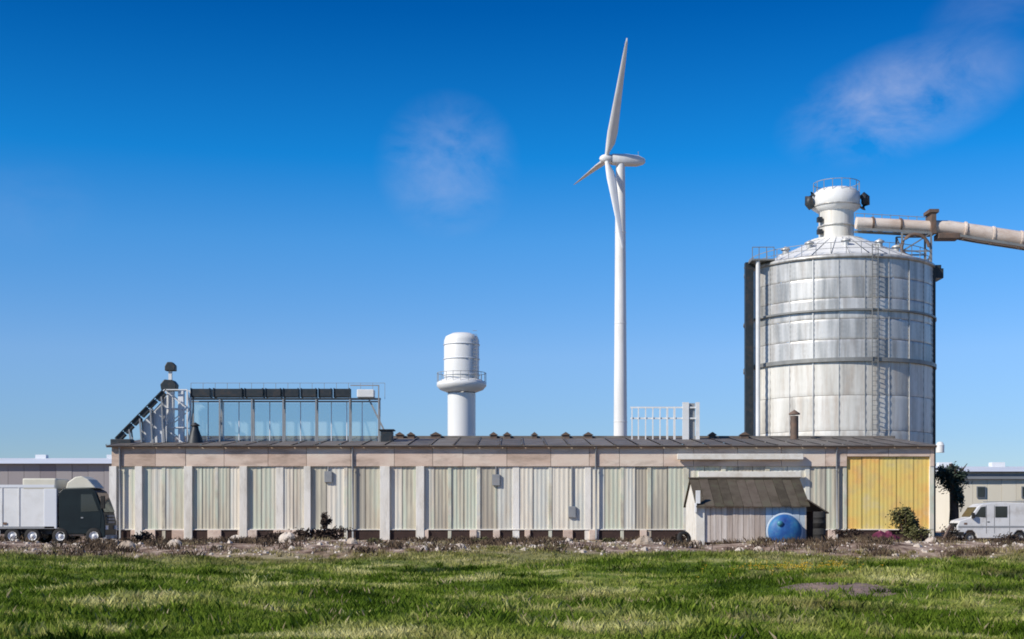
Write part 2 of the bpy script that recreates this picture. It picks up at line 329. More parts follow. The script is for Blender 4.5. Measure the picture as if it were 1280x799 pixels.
# seed stalks and broad weeds in the meadow
cl = field(300, 17, 62, 1.2); c_ = np.repeat(cl, 9, 0); q = c_+rng.normal(0, .22, c_.shape)
blades('seed_stalks', q, rng.uniform(.08, .24, len(q)), .002+.00009*q[:, 1], M_straw, 'thin straw coloured seed stalks scattered through the green meadow', 'grass')
# rubble: small stones as one mass
sb = MB()
for i in range(3200):
    y = random.uniform(57, 97); x = random.uniform(-.42*y, .42*y); r = random.uniform(.03, .10)*(1 if random.random() > .12 else 2.2); z = float(hgt(np.array(x), np.array(y)))
    vs = [Vector((math.cos(t)*r*random.uniform(.7, 1.3), math.sin(t)*r*random.uniform(.7, 1.2), 0)) for t in (0, 1.25, 2.5, 3.8, 5.0)]
    top = Vector((random.uniform(-.3, .3)*r, 0, r*random.uniform(.5, 1.0)))
    sb.add([v+Vector((x, y, z-.02)) for v in vs]+[top+Vector((x, y, z))]+[v*.75+Vector((x, y, z+r*.4)) for v in vs],
           [(k, (k+1) % 5, 6+(k+1) % 5, 6+k) for k in range(5)]+[(6+k, 6+(k+1) % 5, 5) for k in range(5)])
solo('yard_rubble', sb, M_stone, 'small pale rubble stones strewn over the bare yard soil', 'rubble', kind='stuff')

# ------------------------------------------------------------------ foliage helper
def leaf_cloud(center, rad, n, size, flat=.35, gaps=3):
    mb = MB(); c = Vector(center); clumps = []
    for _ in range(gaps*5):
        v = Vector((random.gauss(0, 1), random.gauss(0, 1), random.gauss(0, 1))).normalized()*random.uniform(.35, .95)
        clumps.append((Vector((v.x*rad[0], v.y*rad[1], v.z*rad[2])), random.uniform(.25, .5)))
    for _ in range(n):
        k, s = random.choice(clumps)
        p = c+k+Vector((random.gauss(0, .5)*s*rad[0], random.gauss(0, .5)*s*rad[1], random.gauss(0, .5)*s*rad[2]))
        u = Vector((random.gauss(0, 1), random.gauss(0, 1), random.gauss(0, 1))).normalized(); w = u.orthogonal().normalized(); r = size*random.uniform(.6, 1.4)
        mb.add([p-u*r, p+w*r*.5, p+u*r, p-w*r*.5], [(0, 1, 2, 3)])
    return mb

# ------------------------------------------------------------------ the long storage building
YF = 98.0
x0, x1, zF, zE = X(139, YF), X(1168, YF), Z(583, YF), Z(559, YF)
bld = thing('storage_hall', 'long low storage hall of weathered sheets between pale buttresses under a dark grey roof', 'building', ((x0+x1)/2, YF, 0))
bl = WL[bld.name]
def W2(v, base=bl): return (v[0]-base[0], v[1]-base[1], v[2]-base[2])
YB = YF+24
m = MB(); m.box(x0+.05, x1-.05, YF+.35, YB, 0, zE-.05)
part('core_wall', m, M_dark, bld)
m = MB(); m.box(x0, x0+.3, YF+.1, YB+.1, 0, zE); m.box(x1-.3, x1, YF+.1, YB+.1, 0, zE); m.box(x0+.3, x1-.3, YB+.003, YB+.2, 0, zE)
m.prism([(0, 0)], 0, 0) if False else None
part('end_wall', m, M_sheet, bld)
# sheets
sh = MB(); w_ = 1.0; prof = []
for k in range(4):
    a = k*.25; prof += [(a, 0), (a+.10, 0), (a+.13, -.016), (a+.22, -.016)]
prof += [(1.0, 0)]
vs = [(x, y, z) for z in (0, 1) for x, y in prof]; n = len(prof)
sh.add(vs, [(i, i+1, i+1+n, i+n) for i in range(n-1)])
me_sheet = sh.mesh('wall_sheet', M_sheet); sh.v = [(x, y*.5, z) for x, y, z in sh.v]; me_yel = sh.mesh('yellow_sheet', M_yel)
zb = .80
xg = X(1010, YF); xy0, xy1 = X(1059, YF), X(1163, YF)
but_px = [141, 173, 204, 235, 270, 304, 349, 384, 432, 481, 525, 562, 598, 645, 688, 735, 778, 812, 858, 905, 960, 1010, 1057, 1165]
but_w = [.62, .62, .3, .72, .28, .66, .66, .58, .3, .85, .72, .3, .34, .58, .3, .55, .3, .34, .5, .4, .4, .4, .3, .35]
bright = {141, 173, 235, 304, 384, 481, 525}
mid_ = {349, 645, 735, 1165}
xs = [X(p_, YF) for p_ in but_px]
for i in range(len(xs)-1):
    a, b = xs[i], xs[i+1]; k = max(1, round((b-a)/1.25)); w = (b-a)/k
    for j in range(k):
        yel = a > xy0-1 and a < xy1
        o = inst('wall_sheet', me_yel if yel else me_sheet, bld, W2((a+j*w+.01, YF+.22+random.uniform(-.02, .03), zb)), 0, (w-.03, 1, (zF if not yel else Z(571, YF))-zb))
        if yel and j == 0: o['label'] = 'yellow corrugated wall sheet'
for xb, w, p_ in zip(xs, but_w, but_px):
    w *= .84; m = MB(); d = .32 if p_ in bright else .15
    m.box(xb-w/2, xb+w/2, YF+.30-d, YF+.26, 0, zF+.002)
    part('buttress', m, M_but if p_ in bright or p_ in mid_ else M_sheet, bld, bevel=.02)
# base: recessed dark vents between concrete piers
xx = x0+.2; seq = 0
while xx < X(1055, YF):
    w = random.choice([1.2, 1.8, 2.4, 3.0]) if xx > X(420, YF) else random.choice([.8, 1.2])
    m = MB(); m.box(xx, xx+w, YF+.18, YF+.26, .06, .70); part('base_vent', m, M_dark, bld)
    g_ = random.choice([.5, .7, 1.1, .4]) if xx > X(420, YF) else random.choice([1.0, 1.4, 1.8])
    m = MB(); m.box(xx+w, xx+w+g_, YF+.02, YF+.30, 0, .72); part('base_pier', m, M_fascia, bld, bevel=.03); xx += w+g_
m = MB(); m.box(x0, x1, YF+.10, YF+.30, .722, .80); part('base_ledge', m, M_but, bld, bevel=.02)
# fascia panels
xx = x0; me_f = MB().box(0, 1, 0, .18, 0, 1).mesh('fascia_panel', M_fascia)
while xx < xy0-.5:
    w = min(random.choice([2.2, 2.8, 3.2]), xy0-xx); inst('fascia_panel', me_f, bld, W2((xx+.015, YF+.05+random.uniform(0, .03), zF+.01)), 0, (w-.03, 1, zE-zF-.02)); xx += w
for q_ in range(2): inst('fascia_panel', me_f, bld, W2((xx+.015+q_*(xy1-xx)/2, YF+.06, Z(570.5, YF))), 0, ((xy1-xx)/2-.03, 1, zE-Z(570.5, YF)-.02))
inst('fascia_panel', me_f, bld, W2((xy1+.02, YF+.05, zF+.01)), 0, (x1-xy1-.02, 1, zE-zF-.02))
for px_ in (150, 441, 745, 1046):
    a = X(px_, YF); m = MB(); m.tube([(a, YF-.19, zE+.0), (a, YF-.02, zE-.35), (a, YF-.02, .15), (a, YF-.2, .06)], .075, 8)
    m.tube([(a, YF-.02, zF-.3), (a, YF-.02, zF-.2)], .10, 8); part('downpipe', m, M_steelM, bld)
for px_, py_ in ((410, 596), (620, 600), (715, 640)):
    a = X(px_, YF); m = MB(); m.box(a-.28, a+.28, YF+.02, YF+.19, Z(py_+7, YF), Z(py_-7, YF)); m.box(a-.05, a+.05, YF+.08, YF+.18, Z(py_-7, YF), zF); part('cabinet', m, M_steelM, bld, bevel=.02)
# pipes along the wall above the shed
for i, (za, xa, xb) in enumerate([(Z(571, YF), X(846, YF), X(1003, YF)), (Z(593, YF), X(872, YF), X(1000, YF))]):
    m = MB(); m.box(xa, xb, YF-.38, YF-.08, za-.22, za+.2); part('wall_beam', m, M_ltwall, bld, bevel=.03)
# roof: low gable of long sheets
YR = YF+11.5; zR = Z(547, YR)
def roof_sheet_mesh(w):
    m = MB(); ya, yb = -.35, YR-YF; za, zb_ = 0, zR-zE-.15
    for (a, b, h) in ((0, .06, .07), (.06, w-.06, 0), (w-.06, w, .07)):
        m.add([(a, ya, za+h), (b, ya, za+h), (b, yb, zb_+h), (a, yb, zb_+h), (a, ya, za-.05), (b, ya, za-.05)], [(0, 1, 2, 3), (4, 5, 1, 0)])
    return m
w = (x1-x0+.6)/36; mr_ = roof_sheet_mesh(w-.02).mesh('roof_sheet', M_roof)
mb_ = roof_sheet_mesh(w-.02)
for i in range(36):
    inst('roof_sheet', mr_, bld, W2((x0-.3+i*w, YF, zE+.12)))
    inst('roof_sheet', mr_, bld, W2((x0-.3+(i+1)*w, 2*YR-YF, zE+.12)), PI)
m = MB(); m.box(x0-.35, x1+.35, YR-.25, YR+.25, zR-.06, zR+.12); part('ridge_cap', m, M_roof, bld)
m = MB(); m.add([(x, y, z) for x in (x0+.02, x1-.02) for y, z in ((YF+.1, zE), (YB, zE), (YR, zR-.08))], [(0, 1, 2), (3, 5, 4)]); part('gable', m, M_sheet, bld)
m = MB(); m.box(x0-.3, x1+.3, YF-.30, YF-.08, zE-.03, zE+.12); part('gutter', m, M_gut, bld, bevel=.02)
# ridge vents and clutter on the roof
for px, py, wpx in [(500, 541, 9), (514, 541, 8), (545, 541, 12), (617, 544, 8), (634, 542, 8), (707, 541, 9), (735, 542, 10), (668, 543, 6), (890, 541, 8), (930, 540, 10)]:
    Y = YR-.6; a = X(px, Y); w = wpx/F*Y/2; zz = zR-.2
    m = MB(); m.box(a-w, a+w, Y-.3, Y+.3, zz, zz+.35); m.prism([(a-w-.1, zz+.35), (a+w+.1, zz+.35), (a, zz+.6)], Y-.4, Y+.4); part('ridge_vent', m, M_gut, bld)
Y = YR-2; a = X(993, Y)
m = MB(); m.tube([(a, Y, zE+.8), (a, Y, Z(520, Y))], .32, 14); m.lathe([(.0, .55), (.45, .25), (.45, .15)], (a, Y, Z(520, Y)-.05), n=14); part('flue', m, M_gut, bld)

# ------------------------------------------------------------------ rooftop conveyor gallery (left)
YG = 103.5
def zroof(Y): return zE+.12+(zR-zE-.15)*(min(Y, 2*YR-Y)-YF)/(YR-YF)+.07
gal = thing('rooftop_conveyor', 'dark horizontal conveyor on posts above a pale glazed monitor on the left roof', 'conveyor', (X(340, YG), YG, zroof(YG)))
segs = [(240, 264), (268, 304), (307, 330), (333, 352), (355, 374), (377, 396), (399, 415), (418, 438)]
me_seg = MB().box(0, 1, -.5, .5, 0, .60).box(-.0, .04, -.56, .56, -.05, .65).box(.96, 1, -.56, .56, -.05, .65).mesh('trough_section', M_steelD)
zc = Z(496.5, YG)
for a, b in segs: inst('trough_section', me_seg, gal, Vector((X(a, YG), YG, zc))-WL[gal.name], 0, (X(b, YG)-X(a, YG), 1, 1))
m = MB(); m.box(X(236, YG), X(476, YG), YG-.1, YG+.1, zc-.22, zc-.07); part('carrier_beam', m, M_steelM, gal)
for px in (240, 276, 316, 355, 396, 438, 474):
    m = MB(); a = X(px, YG); m.box(a-.055, a+.055, YG-.45, YG-.34, zroof(YG)-.4, zc-.2); m.box(a-.055, a+.055, YG+.34, YG+.45, zroof(YG)-.4, zc-.2); m.bar((a, YG-.37, zroof(YG)), (a, YG+.37, zc-.3), .06); part('post', m, M_steelM, gal)
m = MB(); ra, rb = X(236, YG), X(480, YG)
m.bar((ra, YG+.7, zc+1.15), (rb, YG+.7, zc+1.15), .03)
for k in range(17): m.bar((ra+(rb-ra)*k/16, YG+.7, zc-.1), (ra+(rb-ra)*k/16, YG+.7, zc+1.15), .03)
part('handrail', m, M_steelM, gal)
# right end of the gallery: drive head and a stay down to the roof
m = MB(); a = X(447, YG); m.box(a, a+1.3, YG-.5, YG+.5, zc-.05, zc+.55); part('drive_housing', m, M_white, gal, bevel=.05)
m = MB(); m.bar((X(455, YG), YG, zc+.6), (X(485, YG), YG, zroof(YG)+.2), .12); m.bar((X(438, YG), YG, zc+.9), (X(474, YG), YG, zc+.9), .08); m.bar((X(474, YG), YG-.4, zc+.9), (X(474, YG), YG-.4, zc-.3), .09); part('stay', m, M_steelM, gal)
m = MB(); a = X(484, YG); m.box(a-.45, a+.45, YG-.6, YG+.5, zroof(YG)-.3, zroof(YG)+.75); m.box(a-.6, a+.6, YG-.7, YG+.6, zroof(YG)+.75, zroof(YG)+.85); part('motor_box', m, M_steelD, gal, bevel=.04)
# glazed monitor
YM = YG+.9
mon = thing('glazed_screen', 'pale blue glazed screen standing on the left half of the long roof', 'glass screen', (X(357, YM), YM, zroof(YM)))
ma, mb2 = X(241, YM), X(472, YM); nP = 12; w = (mb2-ma)/nP; zt = Z(503, YM); z0_ = zroof(YM)-.5
me_g = MB().box(.04, .96, -.03, .03, .02, .98).mesh('glazing_panel', M_glaz)
for i in range(nP):
    inst('glazing_panel', me_g, mon, Vector((ma+i*w, YM, z0_))-WL[mon.name], 0, (w, 1, zt-z0_))
    m = MB(); m.box(ma+i*w-.03, ma+i*w+.03, YM-.05, YM+.05, z0_, zt); part('mullion', m, M_farR, mon)
m = MB(); m.box(ma-.1, mb2+.1, YM-.12, YM+.12, zt+.002, zt+.10); part('top_rail', m, M_steelM, mon)

# elevator head and inclined conveyor at the left end
YI = 102.5
hd = thing('elevator_tower', 'slim pale elevator tower with two dark heads at the left end of the conveyor', 'elevator', (X(213, YI), YI, zroof(YI)))
a = X(213, YI); zr = zroof(YI)
def lattice(m, ax, bx, ya, yb, z0, z1, n, t):
    for x in (ax, bx):
        for y in (ya, yb): m.bar((x, y, z0), (x, y, z1), t)
    for k in range(n):
        za, zb_ = z0+(z1-z0)*k/n, z0+(z1-z0)*(k+1)/n
        for y in (ya, yb):
            m.bar((ax, y, zb_), (bx, y, zb_), t*.7)
            m.bar((ax if k % 2 else bx, y, za), (bx if k % 2 else ax, y, zb_), t*.6)
        for x in (ax, bx): m.bar((x, ya if k % 2 else yb, za), (x, yb if k % 2 else ya, zb_), t*.6)
m = MB(); lattice(m, a-.35, X(236, YI), YI-.5, YI+.5, zr-.4, Z(488, YI), 3, .11); part('frame', m, M_white, hd)
m = MB(); m.box(a-.22, a+.28, YI-.25, YI+.25, zr-.4, Z(489, YI)); part('leg_casing', m, M_white, hd, bevel=.03)
m = MB(); m.box(a+.62, a+1.05, YI-.2, YI+.2, zr-.4, Z(489, YI)); part('leg_casing', m, M_farR, hd, bevel=.03)
m = MB(); m.prism([(X(203, YI), Z(488, YI)), (X(221, YI), Z(488, YI)), (X(222, YI), Z(481, YI)), (X(218, YI), Z(476, YI)), (X(207, YI), Z(475, YI)), (X(202, YI), Z(481, YI))], YI-.45, YI+.45); part('lower_head', m, M_steelD, hd, bevel=.05)
m = MB(); m.box(X(211, YI), X(215, YI), YI-.12, YI+.12, Z(475, YI), Z(464, YI)); part('neck', m, M_white, hd)
m = MB(); m.prism([(X(207, YI), Z(464, YI)), (X(220, YI), Z(464, YI)), (X(220, YI), Z(457, YI)), (X(216, YI), Z(453, YI)), (X(210, YI), Z(453, YI)), (X(207, YI), Z(458, YI))], YI-.3, YI+.3); part('upper_head', m, M_steelD, hd, bevel=.05)
inc = thing('inclined_conveyor', 'dark stepped conveyor sloping up from the left eave to the pale tower', 'conveyor', (X(146, YI), YI-1.2, zroof(YI)))
P0 = Vector((X(146, YI-1.2), YI-1.2, Z(551, YI-1.2))); P1 = Vector((X(206, YI-1.2), YI-1.2, Z(490, YI-1.2)))
for k in range(6):
    u0, u1 = (k+.08)/6, (k+.92)/6
    m = MB(); m.bar(P0.lerp(P1, u0), P0.lerp(P1, u1), .5, .42 if k != 4 else .25); part('trough_section', m, M_steelD, inc)
m = MB()
for s in (-.32, .32): m.bar(P0+Vector((0, s, .22)), P1+Vector((0, s, .22)), .07)
part('side_rail', m, M_steelD, inc)
for u in (.28, .5, .72, .95):
    m = MB(); q = P0.lerp(P1, u)
    for s in (-.3, .3): m.bar(q+Vector((0, s, -.2)), (q.x+.15, q.y+s, zroof(YI-1.2)-.3), .10)
    m.bar(q+Vector((0, -.3, -.4)), q+Vector((0, .3, -.4)), .08); part('trestle', m, M_steelM, inc)
m = MB(); m.box(P0.x-.35, P0.x+1.2, P0.y-.5, P0.y+.5, P0.z-.5, P0.z+.1); part('foot_hopper', m, M_steelD, inc, bevel=.05)
m = MB(); m.add([P0.lerp(P1, .45)+Vector((.1, .5, -.3)), Vector((P0.lerp(P1, .45).x+.1, P0.y+.5, zroof(YI)-.3)), Vector((P1.x, P0.y+.5, zroof(YI)-.3)), P1+Vector((0, .5, -.3)),
                P0.lerp(P1, .45)+Vector((.1, .54, -.3)), Vector((P0.lerp(P1, .45).x+.1, P0.y+.54, zroof(YI)-.3)), Vector((P1.x, P0.y+.54, zroof(YI)-.3)), P1+Vector((0, .54, -.3))], [(0, 1, 2, 3), (7, 6, 5, 4), (0, 3, 7, 4), (1, 0, 4, 5), (3, 2, 6, 7)]); part('cladding', m, M_farR, inc)
# dark cowl vent beside the tower
Yv = 101.5; a = X(244, Yv); zz = zroof(Yv)-.15
m = MB(); m.lathe([(.62, 0), (.5, .5), (.28, 1.1), (.22, 1.4)], (a, Yv, zz), n=16); m.lathe([(0, 1.65), (.34, 1.42), (.34, 1.36), (0, 1.36)], (a, Yv, zz), n=16)
solo('cowl_vent', m, M_steelD, 'small dark cone shaped cowl on the roof beside the pale elevator tower', 'roof vent', (a, Yv, zz))

# ------------------------------------------------------------------ white vent tower in mid roof
YT = 114.0; a = X(577, YT); u = YT/F
vt = thing('bulk_tank', 'small white domed cylinder with a wide collar rising behind the middle of the roof', 'tank', (a, YT, 0))
nl = 28
m = MB(); m.lathe([(17.5*u, 0), (17.5*u, Z(492, YT))], (a, YT, 0), n=nl); part('stem', m, M_tower, vt)
z1 = Z(491, YT)
m = MB(); m.lathe([(17.5*u, z1-.0), (27*u, z1+.25), (31*u, z1+.55), (31*u, z1+.85), (24*u, z1+1.1)], (a, YT, 0), n=nl); part('collar', m, M_tower, vt)
m = MB(); m.lathe([(22*u, z1+1.0), (22*u, Z(426, YT)), (20*u, Z(421, YT)), (12*u, Z(417, YT)), (0.01, Z(415.5, YT))], (a, YT, 0), n=nl); part('drum', m, M_tower, vt)
m = MB()
for k in range(20):
    t = 2*PI*k/20; q = Vector((a+math.cos(t)*30.5*u, YT+math.sin(t)*30.5*u, z1+.85)); t2 = 2*PI*(k+1)/20; q2 = Vector((a+math.cos(t2)*30.5*u, YT+math.sin(t2)*30.5*u, z1+.85))
    m.bar(q, q+Vector((0, 0, .8)), .04); m.bar(q+Vector((0, 0, .8)), q2+Vector((0, 0, .8)), .04)
part('collar_rail', m, M_steelM, vt)
for zz in (Z(470, YT), Z(450, YT), Z(432, YT)):
    m = MB(); m.lathe([(22*u, zz), (22*u+.05, zz), (22*u+.05, zz+.08), (22*u, zz+.08)], (a, YT, 0), n=nl); part('band', m, M_farR, vt)
m = MB(); rr = 22.6*u
for s in (-.18, .18): m.bar((a+rr*.75+s, YT-rr*.72, z1+1), (a+rr*.75+s, YT-rr*.72, Z(421, YT)), .045)
for k in range(14): m.bar((a+rr*.75-.18, YT-rr*.72, z1+1.2+k*.3), (a+rr*.75+.18, YT-rr*.72, z1+1.2+k*.3), .035)
part('ladder', m, M_steelM, vt)

# ------------------------------------------------------------------ white railing / duct rack on the roof right of the turbine
YP = 107.0; zb_ = zroof(YP)-.1
rk = thing('rooftop_railing', 'white post and rail platform on the roof to the right of the turbine tower', 'railing', (X(828, YP), YP, zb_))
m = MB(); m.box(X(788, YP), X(874, YP), YP-.04, YP+.04, Z(510.5, YP), Z(508.5, YP)); m.box(X(788, YP), X(874, YP), YP-.03, YP+.03, Z(524, YP), Z(522, YP)); part('rail', m, M_white, rk)
for px, w in ((790, .08), (798, .08), (807, .08), (816, .08), (825, .08), (834, .14), (843, .16), (857, .5), (872, .3)):
    m = MB(); c_ = X(px, YP); m.box(c_-w/2, c_+w/2, YP-.1, YP+.1, zb_, Z(510 if w < .3 else 503, YP)); part('post', m, M_white, rk)
m = MB(); m.box(X(862, YP), X(869, YP), YP+.12, YP+.6, zb_, Z(504, YP)); part('duct', m, M_steelM, rk)

# ------------------------------------------------------------------ wind turbine
YW = 300.0; wx = X(775.5, YW); hz = Z(200, YW); u = YW/F
wt = thing('wind_turbine', 'tall white wind turbine with three blades standing behind the long hall', 'wind turbine', (wx, YW, 0))
m = MB(); m.lathe([(1.62, 0), (1.5, hz*.25), (1.35, hz*.5), (1.18, hz*.8), (1.02, hz-1.0)], (wx, YW, 0), n=40)
for k in (.28, .55, .8):
    r = np.interp(k, [0, .25, .5, .8, 1], [1.62, 1.5, 1.35, 1.18, 1.02])
    m.lathe([(r, hz*k), (r+.05, hz*k+.02), (r+.05, hz*k+.16), (r, hz*k+.18)], (wx, YW, 0), n=40)
part('tower', m, M_tower, wt)
part('tower_door', MB().box(wx-.45, wx+.45, YW-1.72, YW-1.55, 1.2, 3.3), M_steelM, wt)
ax = Vector((-.97, -.24, 0)).normalized(); hv = Vector((.235, -.97, 0)).normalized()
tilt = R(.8); upv = (Vector((0, 0, 1))*math.cos(tilt)-ax*math.sin(tilt)); ax = (ax*math.cos(tilt)+Vector((0, 0, 1))*math.sin(tilt)*.0).normalized()
H = Vector((wx, YW, hz))+ax*3.3
def frame(c, a_, b_, n_): return Matrix(((a_[0], b_[0], n_[0], c[0]), (a_[1], b_[1], n_[1], c[1]), (a_[2], b_[2], n_[2], c[2]), (0, 0, 0, 1)))
m = MB(); Mx = frame(Vector((wx, YW, hz)), ax, hv, Vector((0, 0, 1)))
secs = [(2.3, .95, .95), (2.0, 1.15, 1.15), (-1, 1.25, 1.3), (-4.0, 1.15, 1.15), (-5.4, .8, .7), (-5.7, .5, .4)]; vs = []
for s, wy, wz in secs:
    for k in range(16):
        t = 2*PI*k/16; c_, s_ = math.cos(t), math.sin(t); e_ = .6
        vs.append(Mx @ Vector((s, math.copysign(abs(c_)**e_, c_)*wy, math.copysign(abs(s_)**e_, s_)*wz)))
m.add(vs, [(i*16+k, i*16+(k+1) % 16, (i+1)*16+(k+1) % 16, (i+1)*16+k) for i in range(len(secs)-1) for k in range(16)]+[tuple(range(16)), tuple(range(len(vs)-1, len(vs)-17, -1))], True)
nac = part('nacelle', m, M_tower, wt)
m = MB(); m.bar(Mx @ Vector((-4.2, 0, 1.1)), Mx @ Vector((-4.2, 0, 2.1)), .08); m.bar(Mx @ Vector((-4.2, -.4, 2.0)), Mx @ Vector((-4.2, .4, 2.0)), .06); part('wind_vane', m, M_steelM, nac)
m = MB(); m.tube([H+ax*s for s in (-1.0, -.8, .3, 1.0, 1.4, 1.6)], [.95, 1.05, 1.05, .8, .45, .08], 20); hub = part('hub', m, M_tower, wt)
for al in (31, 151, 271):
    rd = upv*math.cos(R(al))+hv*math.sin(R(al)); tg = ax.cross(rd).normalized()
    m = MB(); vs = []; L = 26.0
    st = [(.6, .5, 1.0), (1.6, .5, 1.0), (3.5, 1.0, .42), (6, 1.15, .3), (11, .92, .24), (17, .66, .2), (22, .44, .18), (25, .26, .16), (26, .10, .2)]
    for r, ch, th in st:
        pt = R(84-(r/L)*8)      # feathered: chord almost along the rotor axis
        cdv = tg*math.cos(pt)+ax*math.sin(pt); nd = rd.cross(cdv).normalized()
        for k in range(14):
            t = 2*PI*k/14; vs.append(H+rd*r+cdv*(math.cos(t)-(.35 if r > 3 else 0))*ch+nd*math.sin(t)*ch*th*(1.0 if math.cos(t) > 0 or r < 3 else .6))
    m.add(vs, [(i*14+k, i*14+(k+1) % 14, (i+1)*14+(k+1) % 14, (i+1)*14+k) for i in range(len(st)-1) for k in range(14)]+[tuple(range(len(vs)-14, len(vs)))], True)
    part('blade', m, M_tower, wt)

# ------------------------------------------------------------------ big steel silo
YS = 125.0; sx = X(1048, YS); RS = 113.5/F*YS; zs = Z(320, YS-8.5)
silo = thing('grain_silo', 'huge round galvanised steel silo with ring girders and a pale conical roof', 'silo', (sx, YS, 0)); o_ = WL[silo.name]
NC = 24; rings = [0]; 
z_mid = Z(450, YS-8)
lv = list(np.linspace(0, z_mid, 6))+list(np.linspace(z_mid, zs, 6))[1:]
def curved(ht, matr, nm, seg=4):
    m = MB(); vs = []; fs = []; cor = 4
    for j in range(cor*2+1):
        z = ht*j/(cor*2); rr = RS+(.05 if j % 2 else 0)
        for k in range(seg+1):
            t = (2*PI/NC)*(k/seg)*.992; vs.append((rr*math.cos(t), rr*math.sin(t), z))
    for j in range(cor*2):
        for k in range(seg): a_ = j*(seg+1)+k; fs.append((a_, a_+1, a_+seg+2, a_+seg+1))
    m.add(vs, fs, True); return m.mesh(nm, matr)
for r in range(len(lv)-1):
    low = r < 5; me = curved(lv[r+1]-lv[r]-.03, M_siloL if low else M_silo, 'wall_sheet')
    for k in range(NC): inst('wall_sheet', me, silo, (0, 0, lv[r]), 2*PI*k/NC+.03)
stiff = MB().box(RS+.02, RS+.12, -.05, .05, 0, zs).mesh('stiffener', M_silo); stiff2 = MB().box(RS+.02, RS+.07, -.035, .035, 0, zs).mesh('stiffener', M_silo)
for k in range(24): inst('stiffener', stiff2 if k % 4 else stiff, silo, (0, 0, 0), 2*PI*k/24+.03)
for zz, t in ((z_mid, .34), (Z(388, YS-8), .16)):
    m = MB(); m.lathe([(RS, zz-t/2), (RS+.28, zz-t/2), (RS+.28, zz+t/2), (RS, zz+t/2)], (sx, YS, 0), n=72, smooth=False); part('ring_girder', m, M_silod, silo)
m = MB(); m.lathe([(RS-.1, zs-.1), (RS+.22, zs-.1), (RS+.22, zs+.14), (RS-.1, zs+.3)], (sx, YS, 0), n=72); part('eave_ring', m, M_silo, silo)
# roof: tapering sheets
zt = Z(303, YS); rt = 2.5; rf = MB(); t = 2*PI/30
for q in (0, 1):
    a0 = q*t*.93; a1 = a0+(t*.07 if q else t*.93); h = .09 if q else 0
    rf.add([(RS*math.cos(a0), RS*math.sin(a0), zs+.15+h), (RS*math.cos(a1), RS*math.sin(a1), zs+.15+h), (rt*math.cos(a1), rt*math.sin(a1), zt+h), (rt*math.cos(a0), rt*math.sin(a0), zt+h)], [(0, 1, 2, 3)])
mrf = rf.mesh('roof_sheet', M_tower)
for k in range(30): inst('roof_sheet', mrf, silo, (0, 0, 0), k*t)
m = MB(); NR = 40
for k in range(NR):
    t0, t1 = 2*PI*k/NR, 2*PI*(k+1)/NR; A = Vector((sx+math.cos(t0)*(RS-.2), YS+math.sin(t0)*(RS-.2), zs+.2)); B = Vector((sx+math.cos(t1)*(RS-.2), YS+math.sin(t1)*(RS-.2), zs+.2))
    m.bar(A, A+Vector((0, 0, 1.1)), .05); m.bar(A+Vector((0, 0, 1.1)), B+Vector((0, 0, 1.1)), .05); m.bar(A+Vector((0, 0, .6)), B+Vector((0, 0, .6)), .04)
part('eave_rail', m, M_steelM, silo)
for k in range(10):
    t0 = 2*PI*k/10+.2; rr = RS*.62; q = Vector((sx+math.cos(t0)*rr, YS+math.sin(t0)*rr, zs+.15+(zt-zs)*.42)); m = MB(); m.tube([q, q+Vector((0, 0, .7))], .28, 10); m.lathe([(.01, .95), (.45, .7), (.45, .6)], q, n=10); part('roof_vent', m, M_silo, silo)
# left leg pipe, ladder and eave platform
m = MB(); xa = X(936.5, YS-3); m.box(xa-.36, xa+.36, YS-3.2, YS-2.5, 0, Z(336, YS)); part('downleg_or_shade', m, M_steelD, silo)
m = MB(); m.box(X(1159, YS-3), X(1167, YS-3), YS-3.6, YS-2.9, 0, Z(342, YS)); part('downleg_or_shade', m, M_steelD, silo)  # no leg on this side: dark strip stands in for the silo's shaded right edge
m = MB(); m.tube([(X(946, YS-4), YS-4.6, 0), (X(946, YS-4), YS-4.6, Z(338, YS))], .2, 10); part('drop_pipe', m, M_white, silo)
m = MB(); m.box(X(928, YS), X(956, YS), YS-4.9, YS-.8, Z(338, YS), Z(336, YS)); 
for px in (929, 937, 946, 955): m.bar((X(px, YS), YS-4.8, Z(336, YS)), (X(px, YS), YS-4.8, Z(322, YS)), .06)
m.bar((X(929, YS), YS-4.8, Z(322, YS)), (X(955, YS), YS-4.8, Z(322, YS)), .06); part('platform', m, M_silod, silo)
m = MB(); th = R(-83); cx_, cy_ = sx+math.cos(th)*(RS+.35), YS+math.sin(th)*(RS+.35)
for s in (-.25, .25): m.bar((cx_+s, cy_, 0), (cx_+s, cy_, zs+1), .07)
for k in range(60): m.bar((cx_-.25, cy_, .4+k*.42), (cx_+.25, cy_, .4+k*.42), .04)
part('ladder', m, M_silod, silo)
m = MB(); q = X(1118, YS-7); m.box(q-.2, q+.2, YS-RS*.8-.5, YS-RS*.8-.1, Z(405, YS), Z(382, YS)); part('inspection_door', m, M_silod, silo)
